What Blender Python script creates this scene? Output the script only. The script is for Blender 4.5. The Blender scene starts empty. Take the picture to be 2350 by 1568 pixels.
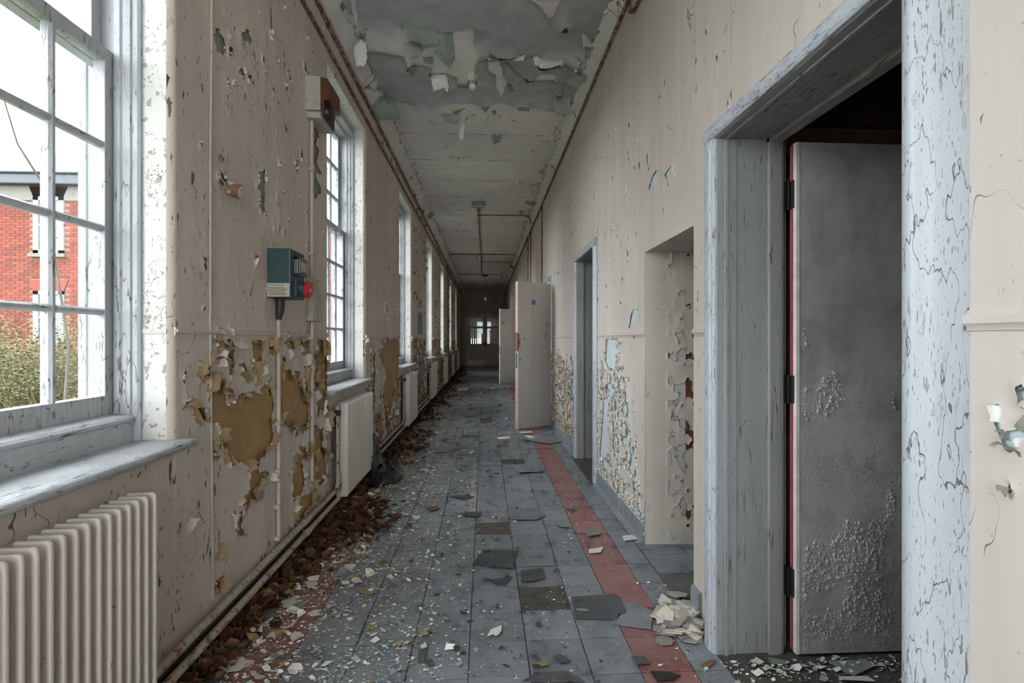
import bpy, bmesh, math, random
import numpy as np
from mathutils import Vector, Matrix
random.seed(7); RNG = np.random.default_rng(7)
S = bpy.context.scene
COL = S.collection
# ---------------------------------------------------------------- camera, sky, exposure
F = 1175.0; CX = 1175.0; HY = 780.0; H = 1.24
TH = math.atan(63 / 1175.0)
cam_d = bpy.data.cameras.new('camera'); cam = bpy.data.objects.new('camera', cam_d); COL.objects.link(cam)
cam_d.sensor_width = 36.0; cam_d.lens = 36.0 * F / 2350.0; cam_d.clip_start = 0.02; cam_d.clip_end = 300
cam_d.shift_y = -4.0 / 2350.0
cam.location = (0, 0, H); cam.rotation_euler = (math.pi / 2, 0, -TH)
S.camera = cam
W = bpy.data.worlds.new('overcast_sky'); S.world = W; W.use_nodes = True
_bg = W.node_tree.nodes['Background']; _bg.inputs[0].default_value = (0.92, 0.96, 1.0, 1); _bg.inputs[1].default_value = 7.0
S.view_settings.view_transform = 'Standard'; S.view_settings.look = 'None'; S.view_settings.gamma = 1
S.view_settings.use_curve_mapping = False; S.view_settings.exposure = 0.85
S.cycles.use_denoising = True
S.cycles.max_bounces = 14; S.cycles.diffuse_bounces = 9; S.cycles.transparent_max_bounces = 16
S.cycles.sample_clamp_indirect = 12.0

# ---------------------------------------------------------------- dimensions (metres)
XL, XR, ZC = -1.10, 0.97, 3.62          # wall faces and ceiling
YB, YE = -2.6, 24.5                     # wall behind the camera, far end wall
DADO = 1.27
WIN_FAR = [1.87, 4.80, 7.82, 10.95, 14.05, 17.25, 20.45]
WW = 1.14; SILL = 0.885; HEAD = 3.17
WIN_ALL = [-1.1] + WIN_FAR

def ray(px, py):
    a = (px - CX) / F; b = -(py - HY) / F
    return (math.sin(TH) + a * math.cos(TH), math.cos(TH) - a * math.sin(TH), b)
def onx(px, py, X):
    r = ray(px, py); t = X / r[0]; return Vector((X, r[1] * t, H + r[2] * t))
def ony(px, py, Y):
    r = ray(px, py); t = Y / r[1]; return Vector((r[0] * t, Y, H + r[2] * t))
def onz(px, py, Z):
    r = ray(px, py); t = (Z - H) / r[2]; return Vector((r[0] * t, r[1] * t, Z))

# ---------------------------------------------------------------- noise
def _h(i, j, s):
    n = (i * 374761393 + j * 668265263 + s * 1442695041) & 0xffffffff
    n = ((n ^ (n >> 13)) * 1274126177) & 0xffffffff
    return ((n ^ (n >> 16)) & 0xffff) / 65535.0
def vnoise(x, y, s=0):
    x = np.asarray(x, float); y = np.asarray(y, float)
    i = np.floor(x).astype(np.int64); j = np.floor(y).astype(np.int64)
    u = x - i; v = y - j; u = u * u * (3 - 2 * u); v = v * v * (3 - 2 * v)
    return ((_h(i, j, s) * (1 - u) + _h(i + 1, j, s) * u) * (1 - v) + (_h(i, j + 1, s) * (1 - u) + _h(i + 1, j + 1, s) * u) * v)
def fbm(x, y, s=0, o=4):
    t = 0; a = 1; n = 0
    for k in range(o):
        t = t + a * vnoise(x * 2 ** k, y * 2 ** k, s + k * 17); n += a; a *= .5
    return t / n
def sdf(U, V, poly):
    """signed distance, negative inside"""
    U = np.asarray(U, float); V = np.asarray(V, float)
    d = np.full(U.shape, 1e9); ins = np.zeros(U.shape, bool)
    n = len(poly)
    for k in range(n):
        ax, ay = poly[k]; bx, by = poly[(k + 1) % n]
        ex, ey = bx - ax, by - ay
        wx, wy = U - ax, V - ay
        t = np.clip((wx * ex + wy * ey) / (ex * ex + ey * ey + 1e-12), 0, 1)
        d = np.minimum(d, (wx - t * ex) ** 2 + (wy - t * ey) ** 2)
        c = (ay > V) != (by > V)
        with np.errstate(divide='ignore', invalid='ignore'):
            xi = (bx - ax) * (V - ay) / (by - ay + 1e-12) + ax
        ins ^= c & (U < xi)
    d = np.sqrt(d)
    return np.where(ins, -d, d)

# ---------------------------------------------------------------- materials
MAT = {}
class NT:
    def __init__(self, name):
        m = bpy.data.materials.new(name); m.use_nodes = True
        self.m = m; self.t = m.node_tree; self.t.nodes.clear()
        self.out = self.t.nodes.new('ShaderNodeOutputMaterial')
        self.geo = self.t.nodes.new('ShaderNodeNewGeometry')
        self.pos = self.geo.outputs['Position']
        MAT[name] = m
    def n(self, ty, **kw):
        nd = self.t.nodes.new('ShaderNode' + ty)
        for k, v in kw.items(): setattr(nd, k, v)
        return nd
    def set(self, sock, v):
        if hasattr(v, 'is_output'): self.t.links.new(v, sock)
        elif isinstance(v, (tuple, list)) and len(v) == 3 and sock.type == 'RGBA': sock.default_value = (*v, 1)
        else: sock.default_value = v
    def map(self, sc=(1, 1, 1), rot=(0, 0, 0), vec=None, loc=(0, 0, 0)):
        nd = self.n('Mapping'); self.set(nd.inputs[0], vec or self.pos)
        nd.inputs[1].default_value = loc; nd.inputs[2].default_value = rot; nd.inputs[3].default_value = sc
        return nd.outputs[0]
    def noise(self, scale=1, detail=3, rough=.55, vec=None, dist=0):
        nd = self.n('TexNoise'); self.set(nd.inputs['Vector'], vec or self.pos)
        nd.inputs['Scale'].default_value = scale; nd.inputs['Detail'].default_value = detail
        nd.inputs['Roughness'].default_value = rough; nd.inputs['Distortion'].default_value = dist
        return nd.outputs[0]
    def vor(self, scale=1, feature='F1', vec=None, rnd=1, out=0):
        nd = self.n('TexVoronoi', feature=feature); self.set(nd.inputs['Vector'], vec or self.pos)
        nd.inputs['Scale'].default_value = scale; nd.inputs['Randomness'].default_value = rnd
        return nd.outputs[out]
    def ramp(self, f, lo, hi, a=0.0, b=1.0):
        nd = self.n('MapRange'); self.set(nd.inputs[0], f)
        nd.inputs[1].default_value = lo; nd.inputs[2].default_value = hi; nd.inputs[3].default_value = a; nd.inputs[4].default_value = b
        return nd.outputs[0]
    def math(self, op, a, b=0.0):
        nd = self.n('Math', operation=op); self.set(nd.inputs[0], a); self.set(nd.inputs[1], b); return nd.outputs[0]
    def mix(self, f, a, b, bt='MIX'):
        nd = self.n('Mix', data_type='RGBA', blend_type=bt); self.set(nd.inputs[0], f); self.set(nd.inputs[6], a); self.set(nd.inputs[7], b)
        return nd.outputs[2]
    def xyz(self, k):
        nd = self.n('SeparateXYZ'); self.set(nd.inputs[0], self.pos); return nd.outputs[k]
    def bump(self, h, strength=.3, dist=.01, normal=None):
        nd = self.n('Bump'); nd.inputs['Strength'].default_value = strength; nd.inputs['Distance'].default_value = dist
        self.set(nd.inputs['Height'], h)
        if normal: self.set(nd.inputs['Normal'], normal)
        return nd.outputs[0]
    def surf(self, col, rough=.6, normal=None, metal=0.0, spec=.4, **kw):
        b = self.n('BsdfPrincipled'); self.set(b.inputs['Base Color'], col); self.set(b.inputs['Roughness'], rough)
        b.inputs['Metallic'].default_value = metal; b.inputs['Specular IOR Level'].default_value = spec
        if normal: self.set(b.inputs['Normal'], normal)
        for k, v in kw.items(): self.set(b.inputs[k.replace('_', ' ')], v)
        self.t.links.new(b.outputs[0], self.out.inputs[0]); return self.m

def lin(r, g, b):
    f = lambda c: c / 12.92 if c <= .04045 else ((c + .055) / 1.055) ** 2.4
    return tuple(f(c / 255) for c in (r, g, b))

def m_paint(name, col, under, chip=.66, chipmask=.5, crack=.02, crackmask=.52, grain=(26, 26, 9), dirt=.25, rough=.5, bump=.35, crackscale=5, speck=.11, cs=(1, 1, .7)):
    t = NT(name)
    tone = t.ramp(t.noise(.9, 4), .3, .7, 1 - dirt * .55, 1.05)
    stk = t.ramp(t.noise(1, 4, vec=t.map((7, 7, .5))), .35, .75, 1.03, 1 - dirt * .5)
    c = t.mix(1, col, t.math('MULTIPLY', tone, stk), 'MULTIPLY')
    cr = t.math('ABSOLUTE', t.math('SUBTRACT', t.noise(1, 3, .5, vec=t.map(tuple(q * crackscale * .6 for q in cs))), .5))
    crm = t.ramp(t.noise(1.9, 3, vec=t.map((1, 1, 1), loc=(3, 1, 7))), crackmask, crackmask + .05)
    crm = t.math('MULTIPLY', crm, t.ramp(t.noise(9, 2), .40, .47))
    crk = t.math('MULTIPLY', t.ramp(cr, crack * .15, crack * .4, 1, 0), crm)
    chp = t.ramp(t.noise(1, 4, .6, vec=t.map(grain)), chip, chip + .02)
    chm = t.ramp(t.noise(1.3, 3, vec=t.map((1, 1, 1), loc=(9, 4, 2))), chipmask, chipmask + .08)
    chp = t.math('MULTIPLY', chp, chm)
    slit = t.math('MULTIPLY', t.ramp(t.noise(1, 3, .6, vec=t.map(tuple(q * 2.7 for q in grain), loc=(5, 2, 8))), chip + .02, chip + .05), t.ramp(t.noise(2.1, 3, vec=t.map((1, 1, 1), loc=(1, 14, 2))), chipmask - .06, chipmask + .04))
    chp = t.math('MAXIMUM', chp, slit)
    sp = t.ramp(t.vor(38), speck * .6, speck, 1, 0)
    spm = t.ramp(t.noise(11, 1), .55, .6)
    sp = t.math('MULTIPLY', sp, spm)
    c = t.mix(t.math('MULTIPLY', sp, .55), c, (.10, .075, .05))
    c = t.mix(chp, c, under)
    c = t.mix(t.math('MULTIPLY', crk, .85), c, (.07, .055, .045))
    hgt = t.math('SUBTRACT', t.math('MULTIPLY', t.noise(60, 3), .12), t.math('ADD', chp, crk))
    return t.surf(c, rough, t.bump(hgt, bump, .006))

CREAM = (.60, .522, .455)
m_paint('wall_paint', CREAM, (.12, .098, .075), chip=.635, chipmask=.46, crackmask=.52, crack=.006, crackscale=6)
m_paint('wall_paint_right', (.63, .56, .505), (.15, .12, .09), chip=.675, chipmask=.50, crackmask=.52, crack=.0045, crackscale=5)
m_paint('reveal_paint', (.60, .575, .545), (.28, .25, .22), chip=.60, chipmask=.44, crack=.018, crackscale=24, crackmask=.5, grain=(30, 30, 26), dirt=.2)
m_paint('wood_paint', (.47, .485, .51), (.12, .105, .09), chip=.63, chipmask=.44, crack=.022, crackscale=18, crackmask=.44, grain=(90, 90, 12), dirt=.5, cs=(2.2, 2.2, .3), rough=.42, speck=.09)
m_paint('wood_paint_flat', (.47, .485, .51), (.11, .095, .08), chip=.63, chipmask=.44, crack=.022, crackscale=18, crackmask=.46, grain=(90, 12, 90), dirt=.55, cs=(2.2, .3, 2.2), rough=.42, speck=.09)
m_paint('casing_paint', (.455, .485, .53), (.20, .19, .18), chip=.62, chipmask=.40, crack=.013, crackscale=17, crackmask=.42, grain=(110, 110, 16), dirt=.15, cs=(2.2, 2.2, .5), rough=.38, bump=.7, speck=.03)
m_paint('casing_paint_head', (.455, .485, .53), (.20, .19, .18), chip=.60, chipmask=.40, crack=.013, crackscale=17, crackmask=.42, grain=(110, 16, 110), dirt=.15, cs=(2.2, .5, 2.2), rough=.38, bump=.7, speck=.03)
m_paint('jamb_paint', (.34, .335, .34), (.12, .10, .085), chip=.65, chipmask=.46, crack=.022, crackscale=16, crackmask=.5, grain=(100, 100, 9), dirt=.35, cs=(2.4, 2.4, .12), rough=.36, bump=.7, speck=.05)
m_paint('soffit_paint', (.34, .335, .34), (.12, .10, .085), chip=.62, chipmask=.42, crack=.022, crackscale=16, crackmask=.46, grain=(100, 9, 100), dirt=.45, cs=(2.4, .12, 2.4), rough=.4, bump=.7, speck=.05)
m_paint('ceiling_grey', (.43, .43, .44), (.27, .27, .26), chip=.80, crackmask=.66, dirt=.5, grain=(6, 6, 6), bump=.12, speck=.02, rough=.55)
m_paint('ceiling_white', (.72, .69, .655), (.28, .25, .21), chip=.74, crackmask=.54, crack=.02, crackscale=3.5, dirt=.25, grain=(12, 30, 30), bump=.2, speck=.03, rough=.7)
m_paint('radiator_paint', (.62, .555, .505), (.16, .05, .02), chip=.70, chipmask=.42, crackmask=.75, grain=(34, 34, 30), dirt=.3, rough=.32, bump=.2)
m_paint('pipe_paint', (.44, .37, .315), (.20, .08, .03), chip=.58, chipmask=.42, crackmask=.6, grain=(20, 20, 20), dirt=.35, rough=.4, bump=.3)
m_paint('rusty_conduit', (.33, .26, .20), (.11, .045, .018), chip=.50, chipmask=.35, crackmask=.6, grain=(22, 16, 22), dirt=.4, rough=.6, bump=.4)
m_paint('conduit_paint', (.52, .445, .39), (.22, .15, .10), chip=.66, chipmask=.48, crackmask=.6, grain=(22, 22, 16), dirt=.3, rough=.45, bump=.3)
m_paint('door_cream', (.53, .485, .45), (.26, .22, .18), chip=.72, chipmask=.52, crackmask=.66, dirt=.3, rough=.35, bump=.2)
m_paint('end_door_paint', (.56, .48, .42), (.15, .12, .1), chip=.75, chipmask=.55, crackmask=.65, dirt=.4, rough=.4)
m_paint('end_wall_paint', (.48, .36, .28), (.12, .09, .06), chip=.62, chipmask=.45, crackmask=.46, dirt=.55, crackscale=3)
m_paint('skirting_grey', (.26, .285, .32), (.10, .10, .11), chip=.66, chipmask=.46, crackmask=.5, dirt=.5, rough=.4)
m_paint('skirting_dark', (.06, .064, .068), (.03, .03, .03), chip=.7, crackmask=.6, dirt=.5, rough=.5)
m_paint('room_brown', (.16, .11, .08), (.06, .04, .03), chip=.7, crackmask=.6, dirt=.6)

# blistered mouldy door leaf
t = NT('door_blistered')
big = t.ramp(t.noise(2.2, 4, vec=t.map((1, 1, .55))), .40, .62)
c = t.mix(big, (.56, .55, .555), (.34, .325, .32))
c = t.mix(t.math('MULTIPLY', t.ramp(t.noise(9, 5, .65), .5, .72), .45), c, (.20, .18, .165))
dots = t.math('MULTIPLY', t.ramp(t.vor(70), .12, .2, 1, 0), t.ramp(t.noise(3.3, 3), .47, .56))
c = t.mix(t.math('MULTIPLY', dots, .6), c, (.06, .05, .045))
low = t.ramp(t.xyz(2), .25, 1.35, 1, 0)
blm = t.math('MULTIPLY', t.ramp(t.noise(4.2, 3), .46, .56), t.ramp(low, .1, .5))
bl = t.math('MULTIPLY', t.ramp(t.vor(75), .15, .55, 1, 0), blm)
bl2 = t.math('MULTIPLY', t.ramp(t.vor(190), .15, .5, 1, 0), t.ramp(low, .0, .6))
hh = t.math('ADD', t.math('MULTIPLY', bl, .3), t.math('MULTIPLY', bl2, .3))
t.surf(c, .33, t.bump(hh, .7, .006))

# exposed plaster layers
def m_plaster(name, a, b, c2, sc=5):
    t = NT(name)
    c = t.mix(t.ramp(t.noise(sc, 6, .6), .35, .65), a, b)
    c = t.mix(t.ramp(t.noise(sc * 2.6, 5, .7, vec=t.map((1, 1, .6))), .60, .68), c, c2)
    h = t.noise(sc * 9, 4)
    return t.surf(c, .75, t.bump(h, .3, .004))
m_plaster('plaster_tan', (.43, .275, .125), (.33, .205, .09), (.54, .42, .27))
m_plaster('plaster_greygreen', (.27, .27, .235), (.20, .20, .17), (.34, .33, .30))
m_plaster('plaster_blue', (.56, .62, .63), (.48, .55, .57), (.42, .33, .22), 7)
m_plaster('plaster_rust', (.20, .065, .02), (.13, .05, .02), (.33, .20, .08), 9)
m_plaster('flake_tan', (.36, .245, .125), (.25, .165, .08), (.48, .38, .26), 12)
m_plaster('flake_cream', (.68, .61, .54), (.58, .51, .44), (.46, .40, .33), 10)
m_plaster('flake_green', (.17, .20, .175), (.25, .275, .245), (.10, .135, .105), 8)
m_plaster('flake_taupe', (.40, .365, .33), (.35, .32, .29), (.44, .41, .38), 5)
m_plaster('flake_white', (.74, .72, .69), (.66, .64, .61), (.52, .50, .46), 6)
m_plaster('adhesive_bed', (.055, .046, .04), (.10, .086, .076), (.03, .026, .023), 14)
m_plaster('concrete_base', (.10, .095, .09), (.14, .135, .13), (.07, .065, .06), 10)

def m_tile(name, col, dust):
    t = NT(name)
    oi = t.n('ObjectInfo')
    rnd = t.ramp(oi.outputs['Random'], 0, 1, .72, 1.18)
    c = t.mix(1, col, rnd, 'MULTIPLY')
    d1 = t.ramp(t.noise(7, 7, .7), .34, .78)
    sc = t.ramp(t.noise(1, 4, .6, vec=t.map((4, 40, 4), rot=(0, 0, .4))), .60, .75)
    sc2 = t.ramp(t.noise(1, 4, .6, vec=t.map((45, 5, 4), rot=(0, 0, -.2))), .62, .75)
    dd = t.math('MAXIMUM', t.math('MULTIPLY', d1, .55), t.math('MULTIPLY', t.math('MAXIMUM', sc, sc2), .35))
    c = t.mix(dd, c, dust)
    c = t.mix(t.math('MULTIPLY', t.ramp(t.noise(2.3, 6, .65), .45, .85), .25), c, (.045, .043, .043))
    sp = t.math('MULTIPLY', t.ramp(t.vor(120), .1, .2, 1, 0), t.ramp(t.noise(5, 2), .5, .6))
    c = t.mix(t.math('MULTIPLY', sp, .6), c, (.5, .5, .48))
    r = t.ramp(d1, 0, 1, .22, .50)
    return t.surf(c, r, t.bump(t.noise(30, 4), .12, .004), spec=.5)
m_tile('tile_grey', (.15, .16, .18), (.40, .42, .445))
m_tile('tile_red', (.24, .085, .078), (.40, .27, .26))
m_tile('tile_dark', (.055, .056, .062), (.14, .145, .15))

def m_plain(name, col, rough=.5, metal=0.0, bump=.0, var=.15, sc=20, **kw):
    t = NT(name)
    c = t.mix(1, col, t.ramp(t.noise(sc, 4), .3, .7, 1 - var, 1 + var), 'MULTIPLY')
    nrm = t.bump(t.noise(sc * 3, 3), bump, .004) if bump else None
    return t.surf(c, rough, nrm, metal, **kw)
m_plain('box_green', (.030, .062, .068), .4)
m_plain('lid_grey', (.10, .11, .115), .25)
m_plain('cap_red', (.50, .012, .03), .35)
m_plain('label_cream', (.50, .45, .37), .6)
m_plain('print_dark', (.03, .028, .025), .6)
m_plain('sleeve_dark', (.035, .026, .024), .5)
m_plain('box_cream', (.40, .36, .305), .55, bump=.2)
m_plain('bell_brown', (.10, .030, .014), .45)
m_plain('bell_black', (.016, .016, .015), .35)
m_plain('wood_block', (.22, .115, .06), .7, bump=.3)
m_plain('iron', (.022, .020, .019), .55, bump=.2)
m_plain('steel', (.33, .33, .33), .35, .8)
m_plain('red_strip', (.55, .012, .015), .45)
m_plain('white_edge', (.75, .72, .70), .45)
m_plain('blue_disc', (.012, .10, .22), .4)
m_plain('sign_red', (.55, .02, .03), .4)
m_plain('sign_white', (.80, .78, .76), .4)
m_plain('panel_green', (.10, .15, .14), .35, var=.5, sc=6)
m_plain('plastic_white', (.62, .60, .54), .4)
m_plain('lamp_grey', (.20, .195, .18), .5)
m_plain('lamp_glass', (.36, .35, .31), .2)
m_plain('tube_white', (.85, .87, .88), .25)
m_plain('bag_plastic', (.006, .013, .012), .24, var=.4, spec=.7)
m_plain('hose_black', (.01, .01, .012), .4)
m_plain('wire_grey', (.33, .29, .25), .6)
m_plain('card_brown', (.30, .23, .12), .7)
m_plain('bottle_green', (.06, .10, .03), .15)
m_plain('slate', (.045, .058, .066), .5, var=.3, sc=5)
m_plain('gutter', (.04, .045, .055), .5)
m_plain('render_grey', (.11, .10, .088), .7)
m_plain('window_white', (.21, .215, .22), .4)
m_plain('twig', (.085, .07, .028), .8)
m_plain('twig_dark', (.10, .085, .07), .8)
m_plain('bush_leaf', (.065, .062, .018), .7)
m_plain('mortar', (.15, .095, .07), .9)
m_plain('curtain', (.22, .26, .25), .8)
m_plain('outer_frame', (.5, .52, .52), .45, bump=.3)

t = NT('brick_red')
oi = t.n('ObjectInfo')
c = t.mix(1, (.135, .022, .010), t.ramp(oi.outputs['Random'], 0, 1, .65, 1.3), 'MULTIPLY')
c = t.mix(t.math('MULTIPLY', t.ramp(t.noise(30, 4), .5, .75), .3), c, (.16, .05, .028))
t.surf(c, .8)
t = NT('brickwork_far')
bt = t.n('TexBrick'); t.set(bt.inputs['Vector'], t.map((1, 1, 1), rot=(math.radians(90), 0, 0)))
bt.inputs['Scale'].default_value = 1; bt.inputs['Brick Width'].default_value = .235; bt.inputs['Row Height'].default_value = .078
bt.inputs['Mortar Size'].default_value = .006; bt.inputs['Color1'].default_value = (.135, .022, .010, 1); bt.inputs['Color2'].default_value = (.10, .016, .008, 1); bt.inputs['Mortar'].default_value = (.15, .095, .07, 1)
t.surf(bt.outputs[0], .8)
t = NT('grass')
t.surf(t.mix(t.ramp(t.noise(3, 5), .35, .65), (.04, .05, .014), (.08, .08, .028)), .9, t.bump(t.noise(40, 3), .5, .02))

t = NT('leaf_brown')
oi = t.n('ObjectInfo')
c = t.mix(oi.outputs['Random'], (.07, .025, .012), (.13, .05, .022))
c = t.mix(t.ramp(t.noise(60, 3), .4, .7), c, (.065, .025, .013))
t.surf(c, .55)
for nm, rg in (('attr_debris', .65), ('attr_leaves', .6)):
    t = NT(nm)
    at = t.n('Attribute'); at.attribute_name = 'Col'
    t.surf(at.outputs[0], rg)

t = NT('pane_glass')
gl = t.n('BsdfGlossy'); gl.inputs['Roughness'].default_value = .03
tr = t.n('BsdfTransparent'); tr.inputs[0].default_value = (.96, .985, .98, 1)
df = t.n('BsdfDiffuse'); df.inputs[0].default_value = (.6, .62, .6, 1)
dp = t.n('VectorMath', operation='DOT_PRODUCT'); t.set(dp.inputs[0], t.geo.outputs['Normal']); t.set(dp.inputs[1], t.geo.outputs['Incoming'])
fres = t.math('ADD', t.math('MULTIPLY', t.math('POWER', t.math('SUBTRACT', 1.0, t.math('ABSOLUTE', dp.outputs['Value'])), 5.0), .9), .035)
ms = t.n('MixShader'); t.set(ms.inputs[0], fres); t.set(ms.inputs[1], tr.outputs[0]); t.set(ms.inputs[2], gl.outputs[0])
dirtf = t.math('MULTIPLY', t.ramp(t.noise(6, 5, .65), .5, .85), .10)
m2 = t.n('MixShader'); t.set(m2.inputs[0], dirtf); t.set(m2.inputs[1], ms.outputs[0]); t.set(m2.inputs[2], df.outputs[0])
t.t.links.new(m2.outputs[0], t.out.inputs[0])

# ---------------------------------------------------------------- geometry helpers
def obj(name, me, parent=None, mats=(), label=None, cat=None, group=None, kind=None, smooth=False):
    for m in mats: me.materials.append(MAT[m])
    o = bpy.data.objects.new(name, me); COL.objects.link(o)
    if parent: o.parent = parent
    if smooth:
        for p in me.polygons: p.use_smooth = True
    tag(o, label, cat, group, kind)
    return o
def tag(o, label=None, cat=None, group=None, kind=None):
    if label: o['label'] = label
    if cat: o['category'] = cat
    if group: o['group'] = group
    if kind: o['kind'] = kind
    return o
def empty(name, loc=(0, 0, 0), rz=0, **kw):
    o = bpy.data.objects.new(name, None); COL.objects.link(o); o.location = loc; o.rotation_euler = (0, 0, rz); o.empty_display_size = .05
    return tag(o, **kw)
def copy_tree(o, parent=None):
    c = o.copy(); COL.objects.link(c); c.parent = parent
    for ch in list(o.children): copy_tree(ch, c)
    return c

class MB:
    def __init__(s): s.v = []; s.f = []; s.mi = []; s.cur = 0
    def add(s, v, f):
        b = len(s.v); s.v += [tuple(p) for p in v]; s.f += [tuple(i + b for i in q) for q in f]; s.mi += [s.cur] * len(f); return s
    def box(s, x0, x1, y0, y1, z0, z1):
        v = [(x, y, z) for x in (x0, x1) for y in (y0, y1) for z in (z0, z1)]
        return s.add(v, [(0, 1, 3, 2), (4, 6, 7, 5), (0, 4, 5, 1), (2, 3, 7, 6), (0, 2, 6, 4), (1, 5, 7, 3)])
    def prism(s, pts, axis, a, b):
        """pts 2-D outline; axis 'z': (x,y), 'y': (x,z), 'x': (y,z)"""
        n = len(pts)
        mk = {'z': lambda p, t: (p[0], p[1], t), 'y': lambda p, t: (p[0], t, p[1]), 'x': lambda p, t: (t, p[0], p[1])}[axis]
        v = [mk(p, a) for p in pts] + [mk(p, b) for p in pts]
        return s.add(v, [tuple(range(n))[::-1], tuple(range(n, 2 * n))] + [(i, (i + 1) % n, n + (i + 1) % n, n + i) for i in range(n)])
    def tube(s, path, r, n=10, cap=True):
        path = [Vector(p) for p in path]; rings = []
        up = None
        for i, p in enumerate(path):
            d = (path[min(i + 1, len(path) - 1)] - path[max(i - 1, 0)]).normalized()
            if up is None:
                up = Vector((0, 0, 1)) if abs(d.z) < .9 else Vector((0, 1, 0))
            u = d.cross(up).normalized(); w = u.cross(d).normalized(); up = w
            rr = r[i] if isinstance(r, (list, tuple)) else r
            rings.append([p + (u * math.cos(2 * math.pi * k / n) + w * math.sin(2 * math.pi * k / n)) * rr for k in range(n)])
        v = [q for rg in rings for q in rg]; f = []
        for i in range(len(path) - 1):
            for k in range(n):
                f.append((i * n + k, i * n + (k + 1) % n, (i + 1) * n + (k + 1) % n, (i + 1) * n + k))
        if cap: f += [tuple(range(n))[::-1], tuple(range(len(v) - n, len(v)))]
        return s.add(v, f)
    def lathe(s, prof, c, axis=Vector((0, 0, 1)), n=20):
        axis = axis.normalized(); u = axis.orthogonal().normalized(); w = axis.cross(u); c = Vector(c)
        v = []; f = []
        for (r, h) in prof:
            for k in range(n):
                a = 2 * math.pi * k / n; v.append(c + axis * h + (u * math.cos(a) + w * math.sin(a)) * r)
        for i in range(len(prof) - 1):
            for k in range(n): f.append((i * n + k, i * n + (k + 1) % n, (i + 1) * n + (k + 1) % n, (i + 1) * n + k))
        f += [tuple(range(n))[::-1], tuple(range(len(v) - n, len(v)))]
        return s.add(v, f)
    def mesh(s, name):
        me = bpy.data.meshes.new(name); me.from_pydata(s.v, [], s.f); me.update()
        me.polygons.foreach_set('material_index', s.mi); return me
    def build(s, name, mats, parent=None, bev=0, smooth=False, **kw):
        if isinstance(mats, str): mats = (mats,)
        me = s.mesh(name)
        b = bmesh.new(); b.from_mesh(me); bmesh.ops.recalc_face_normals(b, faces=b.faces)
        if bev:
            es = [e for e in b.edges if len(e.link_faces) == 2 and e.calc_face_angle(0) > .5]
            bmesh.ops.bevel(b, geom=es, offset=bev, segments=2, profile=.6, affect='EDGES', clamp_overlap=True)
        b.to_mesh(me); b.free()
        o = obj(name, me, parent, mats, smooth=smooth, **kw)
        if smooth: smooth_angle(me)
        return o
def smooth_angle(me, ang=.7):
    b = bmesh.new(); b.from_mesh(me)
    for e in b.edges:
        if len(e.link_faces) == 2 and e.calc_face_angle(0) > ang: e.smooth = False
    b.to_mesh(me); b.free()
def part(name, mats, parent, fn, **kw):
    m = MB(); fn(m); return m.build(name, mats, parent, **kw)
def np_mesh(name, V, Fq, mats, parent=None, col=None, **kw):
    me = bpy.data.meshes.new(name); me.from_pydata([tuple(map(float, p)) for p in V], [], [tuple(map(int, q)) for q in Fq]); me.update()
    if col is not None:
        a = me.color_attributes.new('Col', 'FLOAT_COLOR', 'POINT')
        c4 = np.ones((len(V), 4), np.float32); c4[:, :3] = col; a.data.foreach_set('color', c4.ravel())
    return obj(name, me, parent, mats, **kw)

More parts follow.
